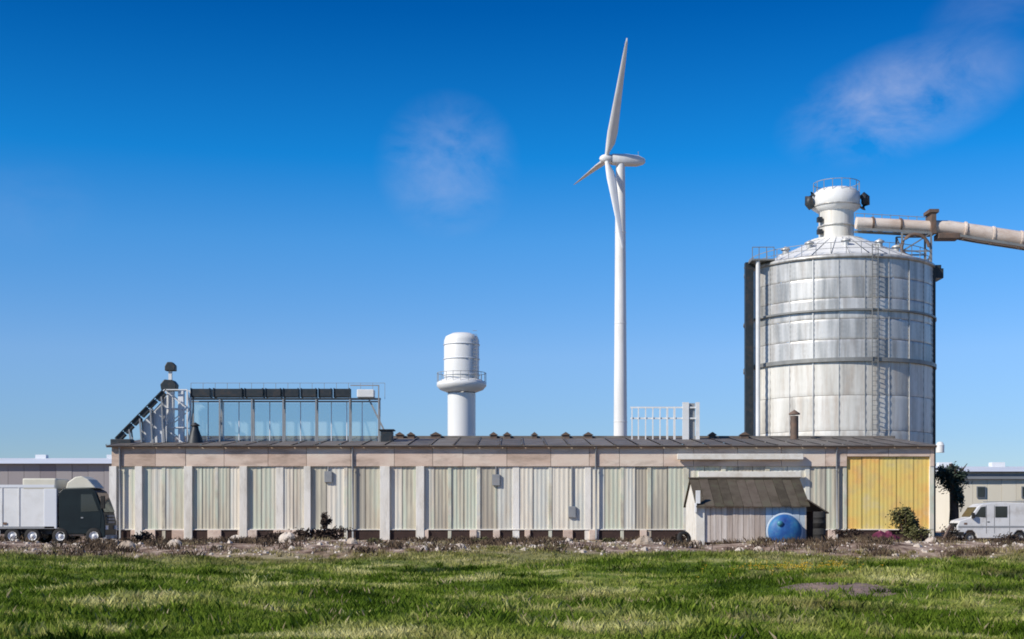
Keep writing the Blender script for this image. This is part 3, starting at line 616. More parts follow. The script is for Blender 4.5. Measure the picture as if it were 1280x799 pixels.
# head house on top
hh_ = thing('silo_head_house', 'pale cylindrical head house with side fittings standing on the silo roof peak', 'head house', (sx-.3, YS, zt)); hx = sx-.2; u = YS/F
m = MB(); m.lathe([(1.6, zt-.3), (1.6, Z(262, YS))], (hx, YS, 0), n=28); part('lower_drum', m, M_siloL, hh_)
m = MB(); m.lathe([(1.6, Z(266, YS)), (2.15, Z(261, YS)), (2.15, Z(243, YS)), (1.7, Z(238, YS)), (.02, Z(235, YS))], (hx, YS, 0), n=28); part('upper_drum', m, M_tower, hh_)
m = MB(); m.lathe([(2.5, zt-.05), (2.5, zt+.12), (1.6, zt+.3)], (hx, YS, 0), n=28)
part('base_flange', m, M_siloL, hh_)
for s in (-1, 1):
    q = hx+s*2.35
    m = MB(); m.tube([(q, YS-.4, Z(262, YS)), (q+s*.25, YS-.4, Z(256, YS)), (q+s*.25, YS-.4, Z(249, YS)), (q-s*.1, YS-.4, Z(244, YS))], [.3, .42, .42, .3], 12); part('side_fan', m, M_steelD, hh_)
    if s < 0:
        for py in (277, 292):
            m = MB(); m.box(hx-1.95, hx-1.5, YS-1, YS-.5, Z(py+3, YS), Z(py-3, YS)); part('junction_box', m, M_steelD, hh_, bevel=.03)
m = MB()
for k in range(16):
    t0, t1 = 2*PI*k/16, 2*PI*(k+1)/16; A = Vector((hx+math.cos(t0)*2.1, YS+math.sin(t0)*2.1, Z(243, YS))); B = Vector((hx+math.cos(t1)*2.1, YS+math.sin(t1)*2.1, Z(243, YS)))
    m.bar(A, A+Vector((0, 0, 1.0)), .05); m.bar(A+Vector((0, 0, 1)), B+Vector((0, 0, 1)), .05)
part('top_rail', m, M_steelM, hh_)
for py in (262, 285):
    m = MB(); m.lathe([(1.6, 0), (1.72, 0), (1.72, .12), (1.6, .12)] if py > 270 else [(2.15, 0), (2.25, 0), (2.25, .12), (2.15, .12)], (hx, YS, Z(py-(2 if py < 270 else 0), YS)), n=28); part('band', m, M_silo, hh_)
# feed conveyor from the silo head to the right, past the frame
fc = thing('overhead_conveyor', 'pale tube conveyor running from the silo head out of the picture on the right', 'conveyor', (X(1170, YS), YS-2, Z(290, YS)))
YC = YS-2.5
path = [(1070, 279), (1110, 281), (1163, 284)]; path2 = [(1163, 284), (1185, 285), (1225, 292), (1290, 302), (1400, 322), (1520, 345)]
m = MB(); m.tube([(X(a, YC), YC, Z(b, YC)) for a, b in path], .55, 14); part('tube', m, M_tube, fc)
m = MB(); m.tube([(X(a, YC), YC, Z(b, YC)) for a, b in path2], [.62, .66, .75, .75, .75, .75], 14); part('tube', m, M_tube, fc)
for a, b in zip(path[:-1]+path2[1:-1], path[1:]+path2[2:]):
    A = Vector((X(a[0], YC), YC, Z(a[1]+9, YC))); B = Vector((X(b[0], YC), YC, Z(b[1]+9, YC)))
    m = MB()
    for s in (-.6, .6): m.bar(A+Vector((0, s, 0)), B+Vector((0, s, 0)), .14, .22)
    k = max(2, int((B-A).length/1.2))
    for j in range(k): m.bar(A.lerp(B, j/k)+Vector((0, -.6, 0)), A.lerp(B, (j+1)/k)+Vector((0, .6, 0)), .08)
    part('walkway_truss', m, M_silod, fc)
m = MB(); m.box(X(1161, YC), X(1167, YC), YC-.8, YC+.8, Z(294, YC), Z(264, YC)); m.box(X(1158, YC), X(1170, YC), YC-.9, YC+.9, Z(268, YC), Z(264, YC)); part('transfer_box', m, M_gut, fc)
m = MB(); m.box(X(1170, YC), X(1197, YC), YC-.7, YC+.7, Z(300, YC), Z(293, YC)); part('drive_unit', m, M_gut, fc, bevel=.05)
m = MB()
A = Vector((X(1072, YC), YC+.7, Z(270, YC))); B = Vector((X(1160, YC), YC+.7, Z(275, YC)))
for k in range(9): q = A.lerp(B, k/8); m.bar(q+Vector((0, 0, -.8)), q+Vector((0, 0, .4)), .05)
m.bar(A+Vector((0, 0, .4)), B+Vector((0, 0, .4)), .05); part('handrail', m, M_steelM, fc)
sp_ = thing('conveyor_support', 'dark braced steel trestle on the right rim of the silo under the conveyor', 'support frame', (X(1143, YC), YC, zs))
m = MB(); lattice(m, X(1124, YC), X(1160, YC), YC-.9, YC+.9, zs-.2, Z(294, YC), 2, .16); part('lattice', m, M_silod, sp_)
m = MB(); m.bar((X(1120, YC), YC-.9, zs), (X(1172, YC), YC-.9, zs+.0), .3); m.box(X(1162, YC), X(1175, YC), YC-1, YC+1, Z(350, YC), Z(338, YC)); part('rim_beam', m, M_steelD, sp_)
m = MB(); c_ = Vector((X(1140, YC), YC-1.0, Z(313, YC)))
m.tube([c_+Vector((math.cos(t)*1.25, 0, math.sin(t)*1.25)) for t in np.linspace(.1, PI*1.1, 10)], .16, 8); m.tube([c_+Vector((-1.2, 0, -.4)), c_+Vector((.2, 0, -1.4)), c_+Vector((1.4, 0, -1.9))], .2, 8); part('bent_chute', m, M_gut, sp_)
for px_ in (1090, 1125, 1205, 1240, 1275, 1310, 1345):
    ps = path+path2[1:]; k = max(i for i in range(len(ps)) if ps[i][0] <= px_); (a_, b_), (c2, d2) = ps[k], ps[k+1]; t_ = (px_-a_)/(c2-a_); q = Vector((X(px_, YC), YC, Z(b_+(d2-b_)*t_, YC))); dr_ = Vector((X(c2, YC)-X(a_, YC), 0, Z(d2, YC)-Z(b_, YC))).normalized()
    m = MB(); m.tube([q-dr_*.08, q+dr_*.08], .66 if px_ < 1163 else .83, 16, smooth=False); part('flange', m, M_gut if px_ < 1163 else M_tube, fc)
# trestle outside the frame that carries the far end
ot = thing('conveyor_pylon', 'steel lattice pylon beyond the right edge carrying the overhead conveyor', 'pylon', (X(1400, YC), YC, 0))
m = MB(); lattice(m, X(1400, YC)-.9, X(1400, YC)+.9, YC-.9, YC+.9, 0, Z(332, YC), 12, .2); part('lattice', m, M_steelM, ot)

# ------------------------------------------------------------------ small shed
YD = 80.0
sa, sb_ = X(872, YD), X(1008, YD); ze = Z(629, YD); YRd = YD+2.6; zr = Z(598, YRd); YDb = YD+5.2
shd = thing('plank_shed', 'small grey plank shed with limewashed left gable and dark sagging roof', 'shed', ((sa+sb_)/2, YD, 0)); so = WL[shd.name]
m = MB(); m.box(sa+.1, sb_-.1, YD+.12, YDb-.1, 0, ze-.02); m.add([(x, y, z) for x in (sa+.1, sb_-.1) for y, z in ((YD+.12, ze-.02), (YDb-.1, ze-.02), (YRd, zr-.12))], [(0, 2, 1), (3, 4, 5)]); part('core_wall', m, M_dark, shd)
m = MB(); m.box(sa-.02, sa+.09, YD+.0, YDb, 0, ze); m.add([(x, y, z) for x in (sa-.02, sa+.09) for y, z in ((YD, ze), (YDb, ze), (YRd, zr-.14))], [(0, 2, 1), (3, 4, 5), (0, 3, 5, 2), (2, 5, 4, 1)]); part('gable_wall', m, M_ltwall, shd, label='limewashed left gable')
m = MB(); m.box(sa-.12, sa+.42, YD-.10, YD+.11, 0, ze-.05); part('corner_pier', m, M_ltwall, shd, bevel=.03)
nb = 11; w = (X(957, YD)-sa-.44)/nb
for i in range(nb):
    m = MB(); x_ = sa+.44+i*w; m.box(x_+.012, x_+w-.012, YD+random.uniform(.0, .03), YD+.10, .12+random.uniform(0, .08), ze-.02); part('plank', m, M_plank, shd)
nb = 6; w_r = (sb_-X(957, YD))/nb
for i in range(nb):
    m = MB(); x_ = X(957, YD)+i*w_r; m.box(x_+.012, x_+w_r-.012, YD+random.uniform(.0, .02), YD+.10, .05, ze-.02); part('plank', m, M_pblue, shd, label='pale blue painted plank')
m = MB(); m.box(sb_-.09, sb_, YD, YDb, 0, ze); m.add([(x, y, z) for x in (sb_-.09, sb_) for y, z in ((YD, ze), (YDb, ze), (YRd, zr-.14))], [(0, 2, 1), (3, 4, 5)]); part('gable_wall', m, M_plank, shd)
m = MB(); m.box(sa, sb_, YDb, YDb+.1, 0, ze); part('back_wall', m, M_plank, shd)
nr = 12; w = (sb_-sa+.3)/nr; sl = (zr-ze)/(YRd-YD)
for i in range(nr):
    for f in (0, 1):
        x_ = sa-.15+i*w; j = random.uniform(-.02, .03); m = MB()
        ya, yb = (YD-.35, YRd) if not f else (YDb+.35, YRd)
        za, zb2 = ze-.35*sl+j+.04, zr+j
        m.add([(x_+.01, ya, za), (x_+w-.01, ya, za), (x_+w-.01, yb, zb2), (x_+.01, yb, zb2), (x_+.01, ya, za-.07), (x_+w-.01, ya, za-.07), (x_+w-.01, yb, zb2-.07), (x_+.01, yb, zb2-.07)], [(0, 1, 2, 3), (7, 6, 5, 4), (0, 4, 5, 1), (0, 3, 7, 4), (1, 5, 6, 2)]); part('roof_sheet', m, M_felt, shd)
m = MB(); m.box(sa-.2, sb_+.2, YRd-.15, YRd+.15, zr-.02, zr+.06); part('ridge_board', m, M_felt, shd)
m = MB(); m.box(sa-.18, sa-.10, YD-.35, YD+.1, ze-.55, ze+.0); m.box(sa-.13, sa+.12, YD-.28, YD-.11, ze-.02, ze+.75); part('white_post', m, M_white, shd)
# lean-to on the shed's right side
lx0, lx1 = sb_+.02, X(1032, YD); 
lt = part('lean_to', MB().prism([(lx0, ze+.25), (lx1+.15, ze-.55), (lx1+.15, ze-.63), (lx0, ze+.17)], YD-.2, YDb-.2), M_felt, shd)
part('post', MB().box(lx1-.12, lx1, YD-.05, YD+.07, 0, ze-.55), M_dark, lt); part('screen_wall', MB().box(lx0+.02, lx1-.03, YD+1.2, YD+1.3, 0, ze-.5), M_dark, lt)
# blue round tank
Yb = YD-.9; bx_, bz = X(981, Yb), Z(664, Yb); rb_ = 21/F*Yb
tk = thing('blue_tank', 'round blue tank end facing out against the pale blue boards of the shed', 'tank', (bx_, Yb, 0))
m = MB(); prof = [(0.01, -.42), (rb_*.35, -.40), (rb_*.7, -.30), (rb_*.92, -.14), (rb_, 0), (rb_, .75), (rb_*.9, .82), (.01, .85)]
m.lathe(prof, (bx_, Yb, bz), axis='y', n=40); part('shell', m, M_blue, tk)
m = MB(); m.lathe([(rb_, .02), (rb_+.09, .02), (rb_+.09, .16), (rb_, .16)], (bx_, Yb, bz), axis='y', n=40); part('hoop', m, M_pblue, tk)
m = MB(); m.lathe([(0.01, -.47), (.16, -.46), (.16, -.30)], (bx_-.35, Yb, bz+.45), axis='y', n=16); part('hatch', m, M_teal, tk)
for s in (-1, 1):
    m = MB(); m.prism([(bx_+s*.95, 0), (bx_+s*.45, 0), (bx_+s*.45, bz-rb_*.88), (bx_+s*.85, bz-rb_*.55)], Yb+.1, Yb+.65); part('cradle', m, M_pblue, tk)
# dark drums beside the shed
def drum(px, Yd, z0, r, h, label):
    c_ = Vector((X(px, Yd), Yd, z0)); o = thing('steel_drum', label, 'drum', c_, group='dark drums by the shed')
    m = MB(); m.lathe([(.01, 0), (r, 0), (r, h*.3), (r+.025, h*.32), (r, h*.34), (r, h*.64), (r+.025, h*.66), (r, h*.68), (r, h), (r-.03, h+.02), (r-.04, h-.03), (.01, h-.03)], c_, n=24); part('body', m, M_tyre, o)
    m = MB(); m.tube([c_+Vector((r*.5, 0, h-.03)), c_+Vector((r*.5, 0, h+.04))], .06, 8); part('bung', m, M_gut, o)
drum(1024, 79.2, 0, .36, 1.0, 'black steel drum standing on the ground by the right end of the shed')
drum(1024, 79.2, 1.03, .35, .95, 'black steel drum stacked on another drum at the right end of the shed')

def wheel_mb(R_, w_):
    t = MB(); t.lathe([(R_*.58, -w_/2), (R_*.9, -w_/2), (R_, -w_*.36), (R_, w_*.36), (R_*.9, w_/2), (R_*.58, w_/2), (R_*.58, -w_/2)], axis='y', n=28)
    r = MB(); r.lathe([(R_*.60, -w_*.46), (R_*.54, -w_*.42), (R_*.48, -w_*.22), (R_*.28, -w_*.20), (R_*.24, -w_*.42), (.01, -w_*.46)], axis='y', n=24); return t, r
def wheel(parent, loc, R_, w_, flip=False, rimmat=None):
    t, r = wheel_mb(R_, w_); o = part('wheel', MB(), M_tyre, parent, local=True) if False else None
    w = part('wheel', t, M_tyre, parent, local=True); w.location = Vector(loc); w.rotation_euler = (0, 0, PI if flip else 0)
    part('rim', r, rimmat or M_rim, w, local=True)
    b = MB()
    for k in range(8): a_ = 2*PI*k/8; b.tube([(math.cos(a_)*R_*.38, -w_*.30, math.sin(a_)*R_*.38), (math.cos(a_)*R_*.38, -w_*.16, math.sin(a_)*R_*.38)], R_*.035, 6)
    part('wheel_nut', b, M_steelM, w, local=True, kind='stuff'); return w
# leaning tyre left of the shed
ty = thing('loose_tyre', 'loose black tyre leaning against the left corner of the shed', 'tyre', (X(855, YD-.6), YD-.6, .42)); ty.rotation_euler = (R(-14), 0, R(25))
t, r = wheel_mb(.44, .24); part('tyre', t, M_tyre, ty, local=True)
m = MB(); m.lathe([(.26, -.10), (.27, 0), (.26, .10)], axis='y', n=24); part('bead_ring', m, M_steelM, ty, local=True)

# ------------------------------------------------------------------ lorry on the left
YL = 84.0; u = YL/F
lr = thing('parked_lorry', 'white box lorry with a dark cab facing right, left of the long hall', 'lorry', (X(60, YL), YL, 0)); lo_ = WL[lr.name]
def LX(px): return X(px, YL)
ya, yb = YL, YL+2.5
m = MB(); m.box(LX(-190), LX(68), ya, yb, Z(660, YL), Z(607, YL)); part('box_body', m, M_white, lr, bevel=.05)
npn = 10
for k in range(npn+1):
    x_ = LX(-188)+(LX(24)-LX(-188))*k/npn; m = MB(); m.box(x_-.03, x_+.03, ya-.035, ya-.001, Z(658, YL), Z(609, YL)); part('side_rib', m, M_van, lr)
m = MB(); m.box(LX(28), LX(70), ya-.02, yb+.02, Z(612, YL), Z(598, YL)); part('reefer_unit', m, M_cream, lr, bevel=.08)
m = MB(); m.box(LX(55), LX(71), ya-.03, ya+.1, Z(661, YL), Z(611, YL)); part('front_post', m, M_farR, lr, bevel=.03)
m = MB(); m.box(LX(-190), LX(122), ya+.5, yb-.5, Z(668, YL), Z(661.5, YL)); part('chassis', m, M_steelD, lr)
m = MB(); m.box(LX(-20), LX(10), ya+.04, ya+.12, .5, .9) if False else m.box(LX(-100), LX(0), ya+.05, ya+.1, .55, .85); part('side_guard', m, M_steelM, lr)
for s in (0, 1):
    yy = ya+.16 if not s else yb-.16
    for px in (-120, 15, 40): wheel(lr, (LX(px)-lo_.x, yy-lo_.y, .5), .50, .32, bool(s))
    for px in (75, 117): wheel(lr, (LX(px)-lo_.x, yy-lo_.y, .5), .50, .32, bool(s))
for px_, pz in ((-60, 640), (4, 640)):
    m = MB(); m.box(LX(px_), LX(px_+5), ya-.045, ya-.036, Z(656, YL), Z(653, YL)); part('reflector', m, M_gut, lr)
m = MB(); m.box(LX(-190), LX(68), ya-.03, ya-.001, Z(609.5, YL), Z(606, YL)); part('top_trim', m, M_farR, lr)
m = MB(); m.box(LX(-190), LX(68), ya-.03, ya-.001, Z(661, YL), Z(658.2, YL)); part('bottom_trim', m, M_steelM, lr)
for px_ in (15, 40, 75, 117):
    m = MB(); q = Vector((LX(px_), ya+.02, .5)); n_ = 10
    m.tube([q+Vector((math.cos(t)*.60, .14, math.sin(t)*.60)) for t in np.linspace(.25, PI-.25, n_)], .045, 6); part('mudguard', m, M_tyre, lr)
m = MB(); m.box(LX(122), LX(133), ya+.1, yb-.1, .28, .55); part('bumper', m, M_steelM, lr, bevel=.04)
# cab
cp = [(73, 668), (73, 616), (78, 611), (112, 610), (119, 614), (129, 642), (131, 652), (131, 671), (126, 672), (124, 663), (110, 663), (108, 668)]
m = MB(); m.prism([(LX(a), Z(b, YL)) for a, b in cp], ya+.05, yb-.05); cab = part('cab', m, M_cab, lr, bevel=.05)
m = MB(); m.prism([(LX(a), Z(b, YL)) for a, b in [(103, 619), (115, 619), (123, 640), (103, 640)]], ya+.035, ya+.055); dr = part('door', MB().prism([(LX(a), Z(b, YL)) for a, b in [(99, 615), (116, 615), (126, 643), (125, 660), (99, 660)]], ya+.03, ya+.06), M_cab, cab)
part('window', MB().prism([(LX(a), Z(b, YL)) for a, b in [(101, 618), (115, 618), (123, 639), (101, 640)]], ya+.018, ya+.032), M_glass, dr) if False else part('side_window', MB().prism([(LX(a), Z(b, YL)) for a, b in [(101, 618), (115, 618), (123, 639), (101, 640)]], ya+.018, ya+.029), M_glass, cab)
part('door_handle', MB().box(LX(101), LX(104), ya-.0, ya+.028, Z(648, YL), Z(646.5, YL)), M_steelM, cab)
m = MB(); A = Vector((LX(120), ya+.15, Z(616, YL))); B = Vector((LX(129), ya+.15, Z(640, YL)))
m.add([A+Vector((.03, 0, 0)), A+Vector((.03, 2.2, 0)), B+Vector((.03, 2.2, 0)), B+Vector((.03, 0, 0))], [(0, 1, 2, 3)]); part('windscreen', m, M_glass, cab)
m = MB(); m.prism([(LX(a), Z(b, YL)) for a, b in [(80, 611), (82, 603), (92, 596), (100, 595), (108, 599), (118, 610)]], ya+.3, yb-.3); part('roof_deflector', m, M_cream, lr, bevel=.06)
m = MB(); m.box(LX(127), LX(132), ya-.22, ya-.06, Z(636, YL), Z(620, YL)); m.bar((LX(124), ya+.1, Z(622, YL)), (LX(129), ya-.14, Z(622, YL)), .05); part('mirror', m, M_tyre, lr, bevel=.02)
m = MB(); m.tube([(LX(82), ya+.35, .75), (LX(104), ya+.35, .75)], .28, 14); part('fuel_tank', m, M_steelM, lr)
for py_ in (645, 649, 653): m = MB(); m.box(LX(130.2), LX(132.2), ya+.6, yb-.6, Z(py_+1.2, YL), Z(py_-1.2, YL)); part('grille_bar', m, M_steelM, lr)
m = MB(); m.box(LX(131.5), LX(133.2), ya+1.0, yb-1.0, .32, .46); part('number_plate', m, M_white, lr)
m = MB(); m.box(LX(129), LX(132.5), ya+.15, ya+.5, Z(662, YL), Z(657, YL)); part('headlight', m, M_rim, lr)
m = MB(); m.box(LX(129), LX(132.5), yb-.5, yb-.15, Z(662, YL), Z(657, YL)); part('headlight', m, M_rim, lr)

# ------------------------------------------------------------------ white van on the right
YV = 88.0
vn = thing('parked_van', 'white van parked side on facing left in front of the cream warehouse', 'van', (X(1240, YV), YV, 0)); vo = WL[vn.name]
def VX(px): return X(px, YV)
vp = [(1197, 672), (1196, 658), (1200, 651), (1213, 647), (1222, 634), (1228, 630), (1250, 628), (1288, 629), (1292, 634), (1293, 672), (1284, 673), (1282, 667), (1278, 663), (1272, 663), (1268, 667), (1266, 673), (1222, 673), (1220, 667), (1216, 663), (1210, 663), (1206, 667), (1204, 673)]
m = MB(); m.prism([(VX(a), Z(b, YV)) for a, b in vp], YV, YV+1.9); body = part('body', m, M_van, vn, bevel=.05)
for poly, nm in (([(1218, 646), (1226, 634), (1232, 633), (1232, 647)], 'cab_window'), ([(1244, 647), (1244, 633), (1259, 633), (1259, 647)], 'side_window')):
    part(nm, MB().prism([(VX(a), Z(b, YV)) for a, b in poly], YV-.014, YV-.004), M_glass, vn)
m = MB(); A = Vector((VX(1213.3), YV+.12, Z(646.5, YV)+.03)); B = Vector((VX(1221.5), YV+.12, Z(634.5, YV)+.03))
m.add([A+Vector((-.02, 0, 0)), B+Vector((-.02, 0, 0)), B+Vector((-.02, 1.66, 0)), A+Vector((-.02, 1.66, 0))], [(0, 1, 2, 3)]); part('windscreen', m, M_glass, vn)
m = MB(); m.box(VX(1234), VX(1237), YV-.02, YV-.004, Z(653, YV), Z(652, YV)); part('door_handle', m, M_tyre, vn)
for px in (1233, 1243, 1262): m = MB(); m.box(VX(px)-.012, VX(px)+.012, YV-.006, YV-.003, Z(667, YV), Z(632, YV)); part('door_seam', m, M_tyre, vn)
m = MB(); m.box(VX(1195.5), VX(1198), YV+.08, YV+.4, Z(659, YV), Z(654, YV)); part('headlight', m, M_glass, vn)
m = MB(); m.box(VX(1195.2), VX(1197), YV+.5, YV+1.4, Z(660, YV), Z(654, YV)); part('grille', m, M_tyre, vn)
m = MB(); m.box(VX(1205), VX(1209), YV-.012, YV-.003, Z(656, YV), Z(653.5, YV)); part('indicator', m, M_gut, vn)
m = MB(); m.box(VX(1195), VX(1205), YV-.02, YV+1.92, Z(670, YV), Z(665, YV)); part('bumper', m, M_tyre, vn, bevel=.03)
m = MB(); m.box(VX(1214), VX(1217), YV-.28, YV-.02, Z(648, YV), Z(641, YV)); part('mirror', m, M_tyre, vn, bevel=.02)
m = MB(); m.box(VX(1198), VX(1291), YV-.018, YV-.002, Z(659.5, YV), Z(657.5, YV)); part('rub_strip', m, M_steelM, vn)
m = MB(); m.box(VX(1290), VX(1294), YV+.03, YV+.2, Z(650, YV), Z(641, YV)); part('tail_light', m, M_maroon, vn)
m = MB(); m.box(VX(1230), VX(1285), YV+.15, YV+.19, Z(628, YV)+.02, Z(628, YV)+.07); part('roof_bar', m, M_steelM, vn)
for px in (1213, 1275):
    for s in (0, 1): wheel(vn, (VX(px)-vo.x, (YV+.12 if not s else YV+1.78)-vo.y, .34), .34, .22, bool(s), M_steelM)

# ------------------------------------------------------------------ things by the yellow wall
m = MB(); Yq = 92.0; c_ = Vector((X(1105, Yq), Yq, 0)); nn = 16; vs = []
for j in range(6):
    for k in range(nn):
        t = 2*PI*k/nn; r = (1-j/5.5)**.5*(1+.16*math.sin(3*t+j*1.7)+.13*math.sin(7*t+j)); vs.append(c_+Vector((math.cos(t)*r*1.0, math.sin(t)*r*.7, .62*(j/5)**.7*(1+.25*math.sin(2*t+1)))))
m.add(vs, [(j*nn+k, j*nn+(k+1) % nn, (j+1)*nn+(k+1) % nn, (j+1)*nn+k) for j in range(5) for k in range(nn)]+[tuple(range(5*nn, 6*nn))], False)
solo('covered_heap', m, M_maroon, 'low heap under a maroon tarpaulin in front of the yellow wall', 'tarpaulin', c_)
def bush(name, px, Y, w, h, label, lm, n=900, leaf=.09, cone=False, stems=7, cat='bush'):
    c_ = Vector((X(px, Y), Y, 0)); o = thing(name, label, cat, c_)
    m = MB()
    for k in range(stems):
        t = 2*PI*k/stems; q = c_+Vector((math.cos(t)*w*.3, math.sin(t)*w*.3, h*random.uniform(.6, .85))); m.tube([c_, c_.lerp(q, .5)+Vector((random.uniform(-.08, .08), 0, 0)), q], [.05, .035, .012], 5)
    part('stem', m, M_bark, o)
    if cone:
        mb = MB()
        for _ in range(n):
            z = h*random.random()**1.3; rr = w*.5*(1-z/h)**.7*random.uniform(.45, 1.1)*(1+.2*math.sin(z*5)); t = random.uniform(0, 2*PI)
            p = c_+Vector((math.cos(t)*rr, math.sin(t)*rr, z+.05)); u = Vector((random.gauss(0, 1), random.gauss(0, 1), random.gauss(0, 1)+.6)).normalized(); q = u.orthogonal().normalized(); s = leaf*random.uniform(.6, 1.4)
            mb.add([p-u*s, p+q*s*.5, p+u*s, p-q*s*.5], [(0, 1, 2, 3)])
    else: mb = leaf_cloud(c_+Vector((0, 0, h*.52)), (w/2, w/2.6, h*.42), n, leaf)
    part('foliage', mb, lm, o, kind='stuff')
    return o
bush('upright_shrub', 1131, 93.0, 1.9, 2.6, 'olive upright shrub in front of the right part of the yellow wall', M_leafO, 2300, .11)
bush('low_bush', 1148, 92, 1.5, 1.0, 'low olive bush at the foot of the pale pier right of the yellow wall', M_leafO, 500)
bush('low_bush', 1060, 92, 2.2, .9, 'low brown bush between the shed and the yellow wall', M_twig, 700)
# brushwood pile in front of the hall, left of centre
Yk = 88.0; c_ = Vector((X(405, Yk), Yk, 0)); bp_ = thing('bare_bush', 'dark leafless bush with one dense upright top in front of the long wall', 'bush', c_)
for k in range(11):
    m = MB(); t = random.uniform(-1.25, 1.25); q = c_
    pts = [q, q+Vector((t*.35, random.uniform(-.3, .3), .5)), q+Vector((t*1.0, random.uniform(-.4, .4), .95+.3*random.random()-.25*abs(t)))]; m.tube(pts, [.07, .045, .015], 6); part('stem', m, M_twig, bp_)
mm = leaf_cloud(c_+Vector((0, 0, .62)), (1.7, .6, .5), 1500, .10); m2 = leaf_cloud(c_+Vector((.03, 0, 1.45)), (.34, .3, .5), 700, .09); mm.add(m2.v, m2.f)
part('foliage', mm, M_twig, bp_, kind='stuff')
for px, Y, w, h, lab in ((180, 86, 1.5, .8, 'small brown scrub tuft by the second pale buttress from the left'), (345, 90, 2.0, .8, 'low brown scrub tuft left of the dark leafless bush'),
                         (845, 82, 1.2, .7, 'low brown scrub just left of the loose tyre'), (1187, 87, 1.5, 1.1, 'dark brown scrub in front of the nose of the white van'), (1262, 80, 2.2, .7, 'low scrub in front of the rear of the white van')):
    bush('brown_scrub', px, Y, w, h, lab, M_twig, 500, .08)
# yard edge weeds, a row of small green plants
for i, px in enumerate((470, 600, 760)):
    bush('green_weed', px, 80, 1.1, .5, ['low green weed in the yard below the bright double buttresses', 'low green weed in the yard below the white domed tank', 'low green weed in the yard below the turbine tower'][i], M_leafO, 300, .06)

# dark tree right of the hall
Yt = 104.0; c_ = Vector((X(1192, Yt), Yt, 0)); tr = thing('dark_tree', 'small dark evergreen tree with a bare trunk at the right end of the hall', 'tree', c_)
m = MB(); m.tube([c_, c_+Vector((.05, 0, 2.2)), c_+Vector((-.05, 0, 4.2)), c_+Vector((-.25, 0, 5.8))], [.42, .34, .26, .10], 10); part('trunk', m, M_bark, tr)
for k in range(6):
    t = 2*PI*k/6+.4; m = MB(); q = c_+Vector((0, 0, 3.2+.3*k)); m.tube([q, q+Vector((math.cos(t)*.6, math.sin(t)*.5, .5)), q+Vector((math.cos(t)*1.1, math.sin(t)*.9, 1.1))], [.12, .07, .02], 6); part('limb', m, M_bark, tr)
mm = leaf_cloud(c_+Vector((-.12, 0, 4.8)), (1.3, 1.1, 1.25), 2600, .12, gaps=3); m2 = leaf_cloud(c_+Vector((.3, 0, 3.2)), (.55, .5, 1.1), 900, .12); mm.add(m2.v, m2.f)
part('crown', mm, M_leafD, tr, kind='stuff')
# ragged pole stub with a white insulator box on the hall's right corner
m = MB(); q = Vector((X(1174, YF), YF-.2, Z(566, YF))); m.tube([q, q+Vector((0, 0, .5))], .3, 12); m.lathe([(.32, .5), (.2, .75), (.01, .8)], q, n=12)
solo('corner_lamp', m, M_white, 'small white cap on the top right corner of the long hall', 'lamp', q)

# ------------------------------------------------------------------ boulders and rubble one could pick up
bl_list = [(126, 683, .42, 'pale boulder just right of the front wheel of the lorry'), (158, 689, .40, 'pale boulder in the grass edge right of the lorry'),
 (295, 682, .55, 'large pale boulder midway between the lorry and the dark leafless bush'), (360, 685, .55, 'large pale boulder left of the dark leafless bush'), (218, 688, .35, 'pale boulder in the yard below the sloping rooftop conveyor'),
 (440, 688, .30, 'small pale boulder right of the dark leafless bush'), (805, 688, .40, 'whitish boulder well left of the loose tyre'), (822, 674, .45, 'whitish boulder behind the others near the tyre'),
 (925, 692, .30, 'small white stone under the plank wall of the shed, the left of two'), (948, 692, .30, 'small white stone under the plank wall of the shed, the right of two'),
 (1165, 683, .50, 'large pale stone below the right corner pier of the hall'), (60, 690, .25, 'small tan stone on the grass edge below the lorry trailer'), (575, 690, .28, 'small tan stone in the yard below the white domed tank'), (868, 683, .35, 'pale stone at the foot of the limewashed shed pier')]
for px, py, r, lab in bl_list:
    Y = EYE*F/(py-646)+.4; mb = MB(); c_ = Vector((X(px, Y), Y, 0)); h0 = float(hgt(np.array(c_.x), np.array(Y)))
    nn = 12; vs = []; ph = random.uniform(0, 6)
    for j in range(7):
        ph_ = PI*.5*j/6
        for k in range(nn):
            t = 2*PI*k/nn; rr = r*(1+.16*math.sin(2*t+ph)+.10*math.sin(5*t+ph*2+j)); vs.append(c_+Vector((math.cos(t)*rr*math.cos(ph_)*1.15, math.sin(t)*rr*math.cos(ph_)*.8, h0-.06+r*1.15*math.sin(ph_)*(1+.1*math.sin(3*t+ph)))))
    mb.add(vs, [(j*nn+k, j*nn+(k+1) % nn, (j+1)*nn+(k+1) % nn, (j+1)*nn+k) for j in range(6) for k in range(nn)], False)
    solo('boulder', mb, M_stone, lab, 'boulder', c_, group='pale boulders along the yard edge')
# weathered pipe leaning in the yard right of the hall
m = MB(); m.tube([(X(1177, 86), 86, .05), (X(1190, 86), 86.3, 1.15)], .09, 10); solo('rusty_pipe', m, M_gut, 'short rusty pipe leaning on the scrub left of the van', 'pipe', (X(1177, 86), 86, 0))
